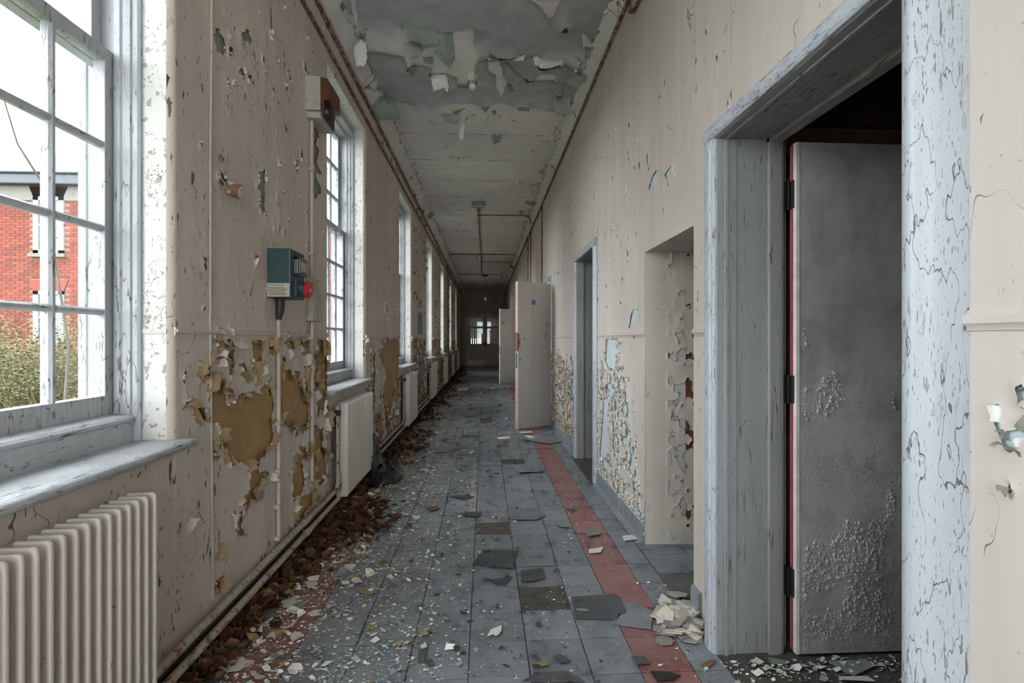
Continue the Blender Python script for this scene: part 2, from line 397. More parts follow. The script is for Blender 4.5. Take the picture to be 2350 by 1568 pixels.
def skin(name, mat, u0, u1, v0, v1, step, field, P, parent, kind=None):
    """paint film over a rectangle with the lost areas (field < 0) cut away; returns the torn edge"""
    nu = max(2, int((u1 - u0) / step)); nv = max(2, int((v1 - v0) / step))
    us = np.linspace(u0, u1, nu + 1); vs = np.linspace(v0, v1, nv + 1)
    U, V = np.meshgrid(us, vs, indexing='ij'); f = field(U, V)
    fu, fv = U.ravel(), V.ravel(); ff = f.ravel()
    idx = np.arange((nu + 1) * (nv + 1)).reshape(nu + 1, nv + 1)
    a, b, c, d = idx[:-1, :-1].ravel(), idx[1:, :-1].ravel(), idx[1:, 1:].ravel(), idx[:-1, 1:].ravel()
    pos = (ff > 0).astype(int); cnt = pos[a] + pos[b] + pos[c] + pos[d]
    full = cnt == 4; mixed = (cnt > 0) & (cnt < 4)
    faces = list(zip(a[full].tolist(), b[full].tolist(), c[full].tolist(), d[full].tolist()))
    ex_u, ex_v = [], []; cache = {}; N0 = len(fu)
    def cut(i, j):
        k = (i, j) if i < j else (j, i)
        if k not in cache:
            t = ff[k[0]] / (ff[k[0]] - ff[k[1]])
            cache[k] = N0 + len(ex_u)
            ex_u.append(fu[k[0]] + t * (fu[k[1]] - fu[k[0]])); ex_v.append(fv[k[0]] + t * (fv[k[1]] - fv[k[0]]))
        return cache[k]
    segs = []
    for q in np.nonzero(mixed)[0]:
        for tri in ((a[q], b[q], c[q]), (a[q], c[q], d[q])):
            tri = [int(x) for x in tri]; s = [ff[x] > 0 for x in tri]
            if all(s): faces.append(tuple(tri)); continue
            if not any(s): continue
            poly = []; cuts = []
            for k in range(3):
                i, j = tri[k], tri[(k + 1) % 3]
                if ff[i] > 0: poly.append(i)
                if (ff[i] > 0) != (ff[j] > 0):
                    e = cut(i, j); poly.append(e); cuts.append(e)
            faces.append(tuple(poly))
            if len(cuts) == 2: segs.append((cuts[0], cuts[1], tri))
    UU = np.concatenate([fu, np.array(ex_u)]); VV = np.concatenate([fv, np.array(ex_v)]); FF = np.concatenate([ff, np.zeros(len(ex_u))])
    X = P(UU, VV, FF)
    used = np.zeros(len(UU), bool)
    for q in faces: used[list(q)] = True
    remap = np.cumsum(used) - 1
    o = np_mesh(name, X[used], [[remap[i] for i in q] for q in faces], (mat,), parent, smooth=True, kind=kind)
    edge = []
    for (e0, e1, tri) in segs:
        t = np.array([UU[e1] - UU[e0], VV[e1] - VV[e0]]); L = np.hypot(*t)
        if L < 1e-5: continue
        n = np.array([-t[1], t[0]]) / L
        m = ((UU[e0] + UU[e1]) / 2, (VV[e0] + VV[e1]) / 2)
        pu = [x for x in tri if ff[x] > 0][0]
        if (fu[pu] - m[0]) * n[0] + (fv[pu] - m[1]) * n[1] < 0: n = -n
        edge.append((m[0], m[1], n[0], n[1]))
    return o, edge

# ---------------------------------------------------------------- curled flakes
def flake_geo(L, Wd, r, phimax, seed, ns=4, nt=6):
    rg = random.Random(seed); V = []; Fq = []
    rag = [rg.uniform(.75, 1.1) for _ in range(ns + 1)]; sl = rg.uniform(-.35, .35); tp = rg.uniform(.3, 1.0)
    for i in range(ns + 1):
        s = i / ns - .5
        for j in range(nt + 1):
            tt = j / nt * rag[i] * (1 + sl * s * 2)
            ph = tt * phimax; w = 1 - (1 - tp) * (j / nt) ** 1.4
            rr = r * (1 + .5 * tt)
            V.append((s * L * w + .004 * math.sin(seed + i), -rr * math.sin(ph) * 1.0, rr * (1 - math.cos(ph)) + .0005))
    for i in range(ns):
        for j in range(nt):
            k = i * (nt + 1) + j; Fq.append((k, k + nt + 1, k + nt + 2, k + 1))
    return np.array(V), Fq
FL = [flake_geo(1.0, 1.0, random.uniform(.22, .38), random.uniform(1.4, 3.9), s) for s in range(14)]   # unit length
FL_MESH = {}
def flake_mesh(k, mat):
    if (k, mat) not in FL_MESH:
        V, Fq = FL[k]; me = bpy.data.meshes.new('paint_flake'); me.from_pydata(V.tolist(), [], Fq); me.update()
        me.materials.append(MAT[mat])
        for p in me.polygons: p.use_smooth = True
        FL_MESH[(k, mat)] = me
    return FL_MESH[(k, mat)]
def flake_objects(edge, frame, parent, n, size, mats, seed, mind=.02, name='paint_flake'):
    """frame(u,v,nu,nv) -> origin, into-paint, outward"""
    rg = random.Random(seed); e = list(edge); rg.shuffle(e); done = []; out = 0
    for (u, v, nu, nv) in e:
        if out >= n: break
        if any((u - a) ** 2 + (v - b) ** 2 < mind ** 2 for a, b in done): continue
        done.append((u, v)); out += 1
        o, ny, nz = frame(u, v, nu, nv)
        a = rg.uniform(-.5, .5)
        nx = ny.cross(nz).normalized(); ny2 = (ny * math.cos(a) + nx * math.sin(a)).normalized(); nx2 = ny2.cross(nz)
        s = rg.uniform(*size); M = Matrix((nx2, ny2, nz)).transposed().to_4x4() @ Matrix.Diagonal((s * rg.uniform(.7, 1.5), s, s * rg.uniform(.6, 1.0), 1))
        M.translation = o
        ob = bpy.data.objects.new(name, flake_mesh(rg.randrange(len(FL)), rg.choice(mats))); COL.objects.link(ob); ob.parent = parent; ob.matrix_local = M
    return done
def flake_stuff(edge, frame, parent, n, size, mat, seed, name='paint_flakes'):
    rg = random.Random(seed); e = list(edge); rg.shuffle(e); VV = []; FQ = []; b = 0
    for (u, v, nu, nv) in e[:n]:
        o, ny, nz = frame(u, v, nu, nv); a = rg.uniform(-.7, .7)
        nx = ny.cross(nz).normalized(); ny2 = (ny * math.cos(a) + nx * math.sin(a)).normalized(); nx2 = ny2.cross(nz)
        s = rg.uniform(*size); V, Fq = FL[rg.randrange(len(FL))]
        R = np.array([list(nx2), list(ny2), list(nz)]); sc = np.array([s * rg.uniform(.6, 1.3), s, s * rg.uniform(.6, 1)])
        VV.append((V * sc) @ R + np.array(o)); FQ += [tuple(i + b for i in q) for q in Fq]; b += len(V)
    if not VV: return
    return np_mesh(name, np.concatenate(VV), FQ, (mat,), parent, smooth=True, kind='stuff')

fr_left = lambda u, v, nu, nv: (Vector((XL + .001, u, v)), Vector((0, nu, nv)), Vector((1, 0, 0)))
fr_right = lambda u, v, nu, nv: (Vector((XR - .001, u, v)), Vector((0, nu, nv)), Vector((-1, 0, 0)))
fr_ceil = lambda u, v, nu, nv: (Vector((u, v, ZC - .002)), Vector((nu, nv, 0)), Vector((0, 0, -1)))

def pix_poly(pts, X):
    return [(p.y, p.z) for p in (onx(a, b, X) for a, b in pts)]

# ================================================================= LEFT WALL
wall_left = empty('wall_left', kind='structure', label='long cream window wall with peeling paint below the dado')
holes_tan = [pix_poly(p, XL) for p in (
    [(482,871),(492,848),(502,856),(509,887),(515,929),(541,921),(553,900),(572,894),(599,896),(608,879),(622,867),(620,894),(628,932),(620,955),(626,1009),(606,1043),(591,1059),(591,1082),(612,1087),(581,1127),(588,1145),(559,1163),(545,1156),(570,1123),(574,1087),(552,1058),(523,1072),(512,1054),(515,1043),(501,1009),(501,971),(482,955),(476,925)],
    [(641,848),(650,818),(660,848),(672,867),(677,852),(685,852),(687,879),(702,917),(706,932),(706,971),(691,994),(675,975),(664,990),(652,975),(637,975),(641,932),(639,894)],
    [(652,780),(672,778),(673,800),(662,815)], [(679,779),(704,779),(705,815),(695,815),(680,800)],
    [(496,779),(524,779),(515,830),(501,830)], [(578,822),(595,815),(594,855),(582,845)], [(546,838),(560,832),(566,850),(566,884),(555,870)],
    [(672,1025),(700,1022),(702,1050),(690,1060),(700,1100),(690,1135),(672,1140),(668,1090),(675,1060)],
    [(690,1140),(714,1135),(712,1165),(695,1180),(690,1205),(670,1210),(672,1185),(680,1160)],
    [(719,982),(740,982),(738,1009),(744,1055),(742,1101),(733,1120),(721,1101),(719,1047)],
    [(440,938),(456,922),(470,940),(466,965),(445,968)], [(455,842),(478,842),(478,862),(460,866)], [(416,866),(424,856),(422,884)],
    [(486,1035),(496,1036),(494,1060),(488,1062)], [(530,1182),(556,1172),(553,1205),(556,1230),(543,1226),(538,1205)], [(490,1322),(510,1318),(506,1350),(492,1366)],
    [(496,930),(484,920),(478,960),(488,975),(505,985)], [(616,785),(627,790),(624,815),(615,810)],
    [(752,890),(757,868),(757,888)], [(758,920),(766,915),(770,950),(765,990),(757,975),(750,945)], [(770,925),(778,930),(777,960),(771,950)],
    [(752,1000),(760,995),(762,1030),(755,1040)], [(772,1010),(780,1015),(778,1050),(770,1040)], [(762,1060),(770,1058),(769,1110),(762,1115)], [(746,930),(750,925),(752,960),(747,965)])]
holes_grey = [pix_poly(p, XL) for p in (
    [(592,398),(604,392),(609,410),(607,440),(604,460),(611,498),(598,490),(590,470),(596,440),(588,430)], [(489,62),(500,70),(512,98),(515,124),(504,128),(494,110),(487,85)],
    [(717,292),(724,288),(730,312),(722,330),(731,345),(726,372),(737,398),(724,402),(736,440),(722,455),(716,430),(720,390),(714,360),(718,330)],
    [(547,75),(566,70),(574,88),(560,96)], [(545,160),(556,156),(560,176),(548,172)], [(498,400),(512,396),(520,420),(504,425)], [(520,108),(530,112),(526,130)])]
holes_p2 = [pix_poly(p, XL) for p in (
    [(868,812),(878,790),(884,778),(917,778),(918,850),(906,882),(897,932),(884,940),(878,890),(886,850),(874,840)],
    [(857,955),(866,948),(868,968),(857,978)], [(862,985),(868,985),(867,1008),(861,1005)], [(876,905),(890,900),(896,935),(880,940)], [(893,984),(898,985),(897,992)])]
def pillar_field(k, y0, y1):
    polys = {2: holes_tan + holes_grey, 3: holes_p2}.get(k, [])
    def f(U, V):
        r = np.full(U.shape, .3)
        wob = (fbm(U * 38, V * 38, 3, 3) - .5) * .030 + (fbm(U * 12, V * 12, 9, 2) - .5) * .02
        for p in polys: r = np.minimum(r, sdf(U, V, p))
        r = r + wob * (1 if polys else 0)
        if k >= 2:
            below = np.clip((DADO - .02 - V) / .02, 0, 1)
            n = fbm(U * 9 + k * 3, V * 3.2, 40 + k, 4)
            th = {2: .27 + .13 * np.clip((U - 2.82) / .15, 0, 1) - .2 * np.clip((.35 - V) / .15, 0, 1), 3: .40, 4: .46, 5: .47, 6: .46, 7: .46, 8: .44}[k]
            if k == 3: th = th - .10 * np.clip((V - .25) / -.3 , 0, 1)
            g = (n - th) * .35
            r = np.minimum(r, np.where(below > .5, g, .3))
            n2 = fbm(U * 30 + 5, V * 11, 70 + k, 3)                      # little upright chips above the dado
            m2 = fbm(U * 1.6, V * 1.4, 90 + k, 2)
            r = np.minimum(r, (n2 - .155 - .07 * (m2 > .52)) * .12)
            if k == 6:                                                  # the badly flaked strip on the sixth pier
                n3 = fbm(U * 14, V * 7, 33, 3); r = np.minimum(r, np.where(U > y1 - 1.1, (n3 - .47) * .3, .3))
            top = fbm(U * 10, V * 14, 61, 3)
            r = np.minimum(r, np.where(V > 3.30, (top - .33) * .3, .3))
        return r
    return f
RB = .022
def left_P(y0, y1, bull=True):
    def P(U, V, f):
        lift = .007 * np.exp(-np.maximum(f, 0) / .012) * np.clip(fbm(U * 40, V * 40, 5, 2) * 2.2 - .5, 0, 1.3)
        lift += .0012 * (fbm(U * 7, V * 5, 8, 3) - .5)
        x = XL + lift
        if bull:
            for d in (U - y0, y1 - U):
                q = np.clip(1 - d / RB, 0, 1); x = x - RB * (1 - np.sqrt(1 - np.minimum(q, 1) ** 2))
        return np.stack([x, U, V], 1)
    return P
edges_left = []
base = MB()
def wbox(m, x0, x1, y0, y1, z0, z1, ims):
    b = len(m.mi); m.box(x0, x1, y0, y1, z0, z1)
    for k, v in enumerate(ims): m.mi[b + k] = v
bounds = [YB] + [v for f in WIN_ALL for v in (f - WW, f)] + [YE]
pillars = [(bounds[i], bounds[i + 1]) for i in range(0, len(bounds), 2)]
XO = -1.40
for k, (y0, y1) in enumerate(pillars):
    wbox(base, XO, XL - RB, y0, y1, 0, ZC, (2, 0, 2, 2, 2, 2))
    for z0, z1, mi in ((0, DADO, 0), (DADO, ZC, 1)):
        wbox(base, XL - RB, XL - .003, y0 + RB, y1 - RB, z0, z1, (mi,) * 6)
for f in WIN_ALL:
    wbox(base, XO, XL - .001, f - WW, f, 0, SILL - .03, (2, 3, 2, 2, 2, 2))
    wbox(base, XO, XL - .001, f - WW, f, HEAD, ZC, (2, 3, 2, 2, 2, 2))
base.build('wall_masonry', ('plaster_tan', 'plaster_greygreen', 'reveal_paint', 'wall_paint'), wall_left)
steps = {0: .05, 1: .03, 2: .009, 3: .011, 4: .016, 5: .022, 6: .024, 7: .03, 8: .03}
for k, (y0, y1) in enumerate(pillars):
    o, e = skin('paint_layer', 'wall_paint', y0, y1, .10, ZC - .06, steps[k], pillar_field(k, y0, y1), left_P(y0, y1), wall_left)
    edges_left.append(e)
big = lambda e: [q for q in e if q[1] < DADO]
flake_objects(big(edges_left[2]), fr_left, wall_left, 190, (.028, .085), ['flake_tan', 'flake_tan', 'flake_tan', 'flake_cream'], 1, .03)
flake_objects([q for q in edges_left[2] if q[1] > DADO], fr_left, wall_left, 36, (.010, .026), ['plaster_greygreen', 'flake_cream'], 2, .06)
flake_objects(big(edges_left[3]), fr_left, wall_left, 100, (.025, .075), ['flake_tan', 'flake_tan', 'flake_cream'], 3, .045)
flake_objects(big(edges_left[4]), fr_left, wall_left, 50, (.03, .06), ['flake_tan', 'flake_cream'], 4, .06)
for k in (2, 3, 4, 5, 6, 7):
    flake_stuff(edges_left[k], fr_left, wall_left, {2: 700, 3: 700}.get(k, 500), (.008, .024) if k < 4 else (.02, .05), 'flake_cream' if k < 4 else 'flake_tan', 20 + k)

# dado moulding, returning into the window reveals
m = MB()
for (y0, y1) in pillars:
    m.prism([(XL - .004, DADO - .016), (XL + .004, DADO - .016), (XL + .005, DADO - .010), (XL + .011, DADO - .004), (XL + .011, DADO + .006), (XL + .005, DADO + .010), (XL + .004, DADO + .015), (XL - .004, DADO + .015)], 'y', y0 + .012, y1 - .012)
    for yy, s in ((y1, 1), (y0, -1)):
        a, b = sorted((yy - .004 * s, yy + .0035 * s)); m.box(-1.205, XL - .02, a, b, DADO - .008, DADO + .008)
m.build('trim_1', 'wall_paint', kind='structure', label='narrow cream dado moulding along the window wall', smooth=True)
# cornice strip and cove on the left
m = MB()
m.prism([(XL - .01, 3.425), (XL + .012, 3.425), (XL + .022, 3.44), (XL + .022, 3.455), (XL + .008, 3.475), (XL - .01, 3.475)], 'y', YB, YE)
m.build('trim_2', 'rusty_conduit', kind='structure', label='rotten picture rail under the ceiling above the windows', smooth=True)
m = MB()
m.prism([(XL - .02, 3.53), (XL + .006, 3.53), (XL + .025, 3.555), (XL + .06, 3.59), (XL + .10, ZC - .004), (XL + .10, ZC + .02), (XL - .02, ZC + .02)], 'y', YB, YE)
m.build('trim_3', 'ceiling_white', kind='structure', label='pale plaster cove between window wall and ceiling', smooth=True)
m = MB()
m.prism([(XR + .02, 3.51), (XR - .004, 3.51), (XR - .02, 3.545), (XR - .05, 3.59), (XR - .10, ZC - .004), (XR - .10, ZC + .02), (XR + .02, ZC + .02)], 'y', YB, YE)
m.build('trim_4', 'ceiling_white', kind='structure', label='pale plaster cove between door wall and ceiling', smooth=True)
# skirting on the left
m = MB(); m.prism([(XL - .01, 0), (XL + .018, 0), (XL + .014, .10), (XL + .006, .115), (XL - .01, .115)], 'y', YB, YE)
m.build('baseboard_left', 'skirting_dark', kind='structure', label='dark slate skirting under the heating pipes')

# ================================================================= WINDOWS
def make_window():
    w = empty('window_1', kind='structure')
    # outer case, mouldings
    pf = [(-1.203, .004), (-1.203, -.008), (-1.212, -.014), (-1.228, -.014), (-1.232, -.020), (-1.256, -.022), (-1.262, -.028), (-1.282, -.028), (-1.284, -.014), (-1.376, -.014), (-1.378, -.022), (-1.404, -.022), (-1.404, .004)]
    part('window_case', 'wood_paint', w, lambda m: m.prism(pf, 'z', SILL, HEAD), bev=.0015)
    part('window_case', 'wood_paint', w, lambda m: m.prism([(x, -WW - y) for x, y in pf], 'z', SILL, HEAD), bev=.0015)
    part('window_head', 'wood_paint_flat', w, lambda m: m.box(-1.404, -1.203, -WW, 0, HEAD - .055, HEAD).box(-1.36, -1.262, -WW, 0, HEAD - .075, HEAD - .05), bev=.003)
    part('apron_board', 'wood_paint_flat', w, lambda m: m.box(-1.30, -1.222, -WW, 0, SILL - .02, .955).box(-1.30, -1.262, -WW, 0, .95, .968), bev=.003)
    part('staff_bead', 'wood_paint_flat', w, lambda m: m.prism([(-1.284, .952), (-1.226, .952), (-1.216, .960), (-1.216, .970), (-1.228, .979), (-1.284, .984)], 'y', -WW + .01, -.01), bev=.001)
    # sill board with rounded nose
    part('window_sill', 'wood_paint_flat', w, lambda m: m.prism([(-1.30, SILL - .032), (-1.055, SILL - .034), (-1.040, SILL - .028), (-1.034, SILL - .017), (-1.040, SILL - .006), (-1.055, SILL), (-1.30, SILL + .004)], 'y', -WW - .045, .045), bev=.004, smooth=True)
    # outside sill
    part('outer_sill', 'outer_frame', w, lambda m: m.box(-1.50, -1.34, -WW - .03, .03, SILL, .955))
    y0, y1 = -WW + .015, -.015; st = .046
    def sash(name, x0, x1, z0, z1, bot, top, rows, cols=5):
        s = part(name, 'wood_paint', w, lambda m: m.box(x0, x1, y0, y0 + st, z0, z1).box(x0, x1, y1 - st, y1, z0, z1).box(x0, x1, y0 + st, y1 - st, z0, z0 + bot).box(x0, x1, y0 + st, y1 - st, z1 - top, z1), bev=.003)
        gy0, gy1, gz0, gz1 = y0 + st, y1 - st, z0 + bot, z1 - top
        py, pz = (gy1 - gy0) / cols, (gz1 - gz0) / rows; hb = .0115; xm = (x0 + x1) / 2
        prof = lambda c: [(x1 - .002, c - .005), (x1 - .010, c - hb), (x0 + .010, c - hb), (x0 + .003, c - .006), (x0 + .003, c + .006), (x0 + .010, c + hb), (x1 - .010, c + hb), (x1 - .002, c + .005)]
        for i in range(1, cols): part('glazing_bar', 'wood_paint', s, lambda m: m.prism(prof(gy0 + py * i), 'z', gz0, gz1))
        for j in range(1, rows):
            for i in range(cols):
                part('glazing_bar', 'wood_paint_flat', s, lambda m: m.prism(prof(gz0 + pz * j), 'y', gy0 + py * i + (hb if i else 0), gy0 + py * (i + 1) - (hb if i < cols - 1 else 0)))
        for i in range(cols):
            for j in range(rows):
                part('pane', 'pane_glass', s, lambda m: m.box(xm - .0015, xm + .0015, gy0 + py * i + .006, gy0 + py * (i + 1) - .006, gz0 + pz * j + .006, gz0 + pz * (j + 1) - .006))
        return s
    sash('lower_sash', -1.326, -1.286, .968, 2.235, .082, .045, 4)
    sash('upper_sash', -1.370, -1.330, 2.19, 3.115, .045, .045, 3)
    return w
win0 = make_window()
WL = {-1.1: 'white sash window beside the camera position', 1.87: 'large near sash window over the ribbed radiator, brick house behind it', 4.80: 'second sash window, right of the bell box and pipes', 7.82: 'third sash window beyond the red and white wall sign',
      10.95: 'fourth window, narrow bright strip right of the green wall panels', 14.05: 'fifth window along the left wall', 17.25: 'sixth window, beyond the badly flaked pier', 20.45: 'last window before the dark end wall'}
for i, f in enumerate(WIN_FAR + [-1.1]):
    o = win0 if i == 0 else copy_tree(win0)
    o.name = 'window_%d' % (i + 1); o.location = (0, f, 0); o['label'] = WL[f]
    ld = bpy.data.lights.new('window_portal', 'AREA'); ld.shape = 'RECTANGLE'; ld.size = 2.2; ld.size_y = 1.1; ld.cycles.is_portal = True
    lo = bpy.data.objects.new('window_portal', ld); COL.objects.link(lo); lo.location = (-1.46, f - WW / 2, 2.05); lo.rotation_euler = (0, -math.pi / 2, 0)
    lo.parent = wall_left

# ================================================================= RIGHT WALL
wall_right = empty('wall_right', kind='structure', label='cream corridor wall with doorways opposite the windows')
XT = 1.22
DOORS = [(1.07, 1.965, 2.03), (2.33, 3.05, 1.77), (4.42, 5.30, 2.05), (7.48, 8.30, 2.05), (14.70, 15.50, 2.05)]
b = MB(); prev = YB; rects = []
for (a, c, zt) in DOORS:
    rects.append((prev, a, .0, ZC)); rects.append((a, c, zt, ZC)); prev = c
rects.append((prev, YE, 0, ZC))
GP = .05
for (a, c, z0, z1) in rects:
    g0 = GP if a in (1.965, 5.30, 8.30, 15.50) and z0 == 0 else 0; g1 = GP if c in (1.07, 4.42, 7.48, 14.70) and z0 == 0 else 0; gz = GP if z0 > 1.9 else 0
    wbox(b, XR + .003, XT, a + g0 - (GP if gz else 0), c - g1 + (GP if gz else 0), z0 + gz, z1, (0, 0, 1, 1, 1, 0))
b.build('wall_masonry', ('plaster_blue', 'reveal_paint'), wall_right)
near_holes = [pix_poly(p, XR) for p in ([(2276, 930), (2298, 932), (2308, 1000), (2340, 985), (2352, 965), (2365, 1000), (2352, 1012), (2322, 1042), (2292, 1006)], [(2310, 1120), (2322, 1110), (2330, 1130), (2318, 1136)], [(2344, 890), (2360, 880), (2360, 935), (2346, 930)])]
right_holes = [pix_poly(p, XR) for p in ([(1392, 776), (1418, 776), (1418, 840), (1410, 850), (1395, 845), (1390, 830)], [(1398, 880), (1404, 872), (1412, 905), (1402, 915)], [(1488, 440), (1496, 410), (1508, 390), (1506, 420)], [(1528, 400), (1543, 375), (1544, 395), (1534, 430)], [(1444, 755), (1452, 712), (1466, 708), (1460, 740)],
                                                [(1384, 915), (1398, 910), (1399, 1040), (1386, 1050)], [(1382, 960), (1388, 960), (1392, 1075), (1384, 1070)])]
def right_field(i, y0, y1):
    def f(U, V):
        r = np.full(U.shape, .3); wob = (fbm(U * 45, V * 45, 3, 3) - .5) * .022
        polys = near_holes if y1 < 1.2 else right_holes
        if y0 < 4.4:
            for p in polys: r = np.minimum(r, sdf(U, V, p))
            r = r + wob
        if y0 > 3 and y0 < 14:
            lim = 1.12 + .18 * (fbm(U * 3, V * 0 + 2, 15, 2) - .5) * 2
            if 3 < y0 < 4: lim = np.where(U < 3.45, .30 + .8 * (U - 3.05) / .4, lim)
            d = np.clip((lim - V) / .25, 0, 1)
            n = fbm(U * 26, V * 13, 12, 3); n2 = fbm(U * 5, V * 3.4, 19, 2)
            r = np.minimum(r, np.where((d > 0) & (V > .12), (n - .31 - .225 * d - .12 * (n2 - .5)) * .11, .3))
        if y0 > 1.9:
            m3 = fbm(U * 34, V * 12, 77, 3); k3 = fbm(U * 1.2, V * 1.3, 55, 2)
            r = np.minimum(r, (m3 - .13 - .07 * (k3 > .55)) * .12)
        return r
    return f
def right_P(U, V, f):
    lift = .006 * np.exp(-np.maximum(f, 0) / .010) * np.clip(fbm(U * 50, V * 50, 6, 2) * 2.2 - .5, 0, 1.3) + .0012 * (fbm(U * 7, V * 5, 8, 3) - .5)
    return np.stack([XR - lift, U, V], 1)
edges_right = {}
for i, (a, c, z0, z1) in enumerate(rects):
    st = .05
    if i == 0: a2 = .3; skin('paint_layer', 'wall_paint_right', a, a2, 0, ZC - .05, .06, right_field(9, -9, 9), right_P, wall_right); a = a2; st = .008
    elif z0 > 1 and a < 6: st = .015
    elif a > 8: st = .03
    elif a > 5: st = .012
    elif a > 3: st = .0085
    else: st = .010
    o, e = skin('paint_layer', 'wall_paint_right', a, c, max(z0, 0), ZC - .05, st, right_field(i, a, c), right_P, wall_right); edges_right[i] = e
flake_objects([e for e in edges_right[4] if e[1] < 1.26], fr_right, wall_right, 130, (.016, .034), ['flake_cream', 'flake_cream', 'flake_white', 'flake_tan'], 31, .03)
flake_objects([e for e in edges_right[0]], fr_right, wall_right, 9, (.02, .035), ['flake_white', 'plaster_greygreen'], 32, .03)
flake_objects([e for e in edges_right[4] if e[1] > 1.3], fr_right, wall_right, 20, (.012, .028), ['flake_taupe', 'flake_white'], 33, .05)
flake_stuff([e for e in edges_right[4] if e[1] < 1.26], fr_right, wall_right, 2600, (.010, .028), 'flake_white', 34)
flake_stuff([e for e in edges_right[4] if e[1] < 1.26], fr_right, wall_right, 900, (.008, .02), 'flake_tan', 37)
flake_stuff([e for e in edges_right[6] if e[1] < 1.26], fr_right, wall_right, 2400, (.012, .03), 'flake_cream', 35)
flake_stuff([e for e in edges_right[6] if e[1] < 1.26], fr_right, wall_right, 1500, (.012, .03), 'flake_tan', 36)
m = MB()
for (a, c, z0, z1) in rects:
    if z0 > 0: continue
    m.prism([(XR + .004, DADO - .012), (XR - .004, DADO - .012), (XR - .006, DADO - .004), (XR - .013, DADO + .002), (XR - .013, DADO + .016), (XR - .006, DADO + .022), (XR - .004, DADO + .028), (XR + .004, DADO + .028)], 'y', a + (.06 if a > 3.5 else .01), c - (.09 if c < 1.2 else .10 if c in (4.42, 7.48, 14.7) else .01))
m.build('trim_5', 'wall_paint_right', kind='structure', label='narrow cream dado moulding along the door wall', smooth=True)
# coved grey skirting tiles on the right
base_r = empty('baseboard_right', kind='structure', label='coved grey tile skirting along the door wall')
covp = [(XR + .004, 0), (XR - .055, 0), (XR - .055, .003), (XR - .030, .008), (XR - .017, .022), (XR - .014, .095), (XR - .008, .105), (XR + .004, .105)]
for (a, c) in ((2.24, 2.33), (3.06, 4.33), (5.38, 7.40), (8.38, 14.6), (15.6, YE)):
    y = a
    while y < c - .02:
        e = min(y + .229, c)
        if a < 8: part('skirting_tile', 'skirting_grey', base_r, lambda m: m.prism(covp, 'y', y + .0012, e - .0012), smooth=True)
        y = e
    if a > 8: part('skirting_run', 'skirting_grey', base_r, lambda m: m.prism(covp, 'y', a, c), smooth=True)

# side passage
pw = empty('wall_passage', kind='structure', label='side passage opening between the two doorways')
PF, PN, PZ, PX = 3.05, 2.33, 1.77, 2.3
part('passage_far_wall', 'plaster_rust', pw, lambda m: m.box(XR + .004, PX, PF + .003, PF + .2, 0, PZ))
part('passage_near_wall', 'reveal_paint', pw, lambda m: m.box(XT, PX, PN - .06, PN, 0, PZ))
part('passage_back_wall', 'wall_paint', pw, lambda m: m.box(PX, PX + .1, PN - .06, PF + .2, 0, PZ))
part('passage_soffit', 'wall_paint', pw, lambda m: m.box(XT, PX, PN - .06, PF + .2, PZ, PZ + .1))
def pass_field(U, V):
    n = fbm(U * 26, V * 22, 5, 3); n2 = fbm(U * 4, V * 3, 6, 2)
    r = (n - .26 - .14 * (n2 > .5)) * .12
    p = [(p_.x, p_.z) for p_ in (ony(a, b_, PF) for a, b_ in [(1541, 1030), (1556, 1025), (1562, 1045), (1575, 1070), (1568, 1085), (1556, 1065), (1546, 1048)])]
    p2 = [(p_.x, p_.z) for p_ in (ony(a, b_, PF) for a, b_ in [(1556, 960), (1568, 957), (1574, 975), (1562, 980)])]
    r = np.minimum(r, sdf(U, V, p) + (fbm(U * 60, V * 60, 2, 2) - .5) * .02); r = np.minimum(r, sdf(U, V, p2) + (fbm(U * 60, V * 60, 2, 2) - .5) * .02)
    return np.where(U < 1.10, .3, np.maximum(r, np.where(U > 1.6, .3, -1)))
o, e = skin('paint_layer', 'wall_paint_right', XR, 1.62, 0, PZ, .008, pass_field, lambda U, V, f: np.stack([U, PF - .004 - np.where(U < 1.10, 0, -.002) - .005 * np.exp(-np.maximum(f, 0) / .01) * (f < .2) - np.where(U > 1.1, .004 * fbm(U * 20, V * 20, 1, 3), .0), V], 1), pw)
fr_pass = lambda u, v, nu, nv: (Vector((u, PF - .004, v)), Vector((nu, 0, nv)), Vector((0, -1, 0)))
flake_objects(e, fr_pass, pw, 40, (.012, .028), ['flake_cream', 'flake_taupe', 'plaster_rust'], 41, .03)
part('baseboard_passage', 'reveal_paint', pw, lambda m: m.box(1.11, PX, PF - .012, PF + .02, 0, .10), bev=.004)

# ================================================================= DOORWAY 1 (near right)
d1 = empty('door_1', (0, 0, 0), kind='structure', label='near doorway with cracked pale blue casing and grey blistered door')
JY = 1.965; ZS = 2.03
part('casing', 'casing_paint', d1, lambda m: m.prism([(XR + .01, 2.052), (.908, 2.052), (.894, 2.040), (.890, 2.020), (.890, 1.992), (.896, 1.984), (.896, 1.972), (.905, JY + .003), (XR + .01, JY + .003)], 'z', 0, ZS + .002), bev=.003)
arc = [(XR + .01, .975), (.955, .978)] + [(.955 - .072 * math.sin(a) ** .8, .985 + .085 * (1 - math.cos(a)) / 2 * 1.0) for a in [math.pi * k / 12 for k in range(1, 12)]] + [(.945, 1.072), (XR + .01, 1.072)]
part('casing', 'casing_paint', d1, lambda m: m.prism(arc, 'z', 0, ZS + .062), smooth=True)
part('casing_head', 'casing_paint_head', d1, lambda m: m.prism([(XR + .01, ZS + .066), (.912, ZS + .066), (.894, ZS + .056), (.890, ZS + .04), (.890, ZS + .014), (.898, ZS + .003), (XR + .01, ZS + .003)], 'y', 1.06, 2.052), bev=.003)
jx = lambda px: ony(px, 800, JY).x
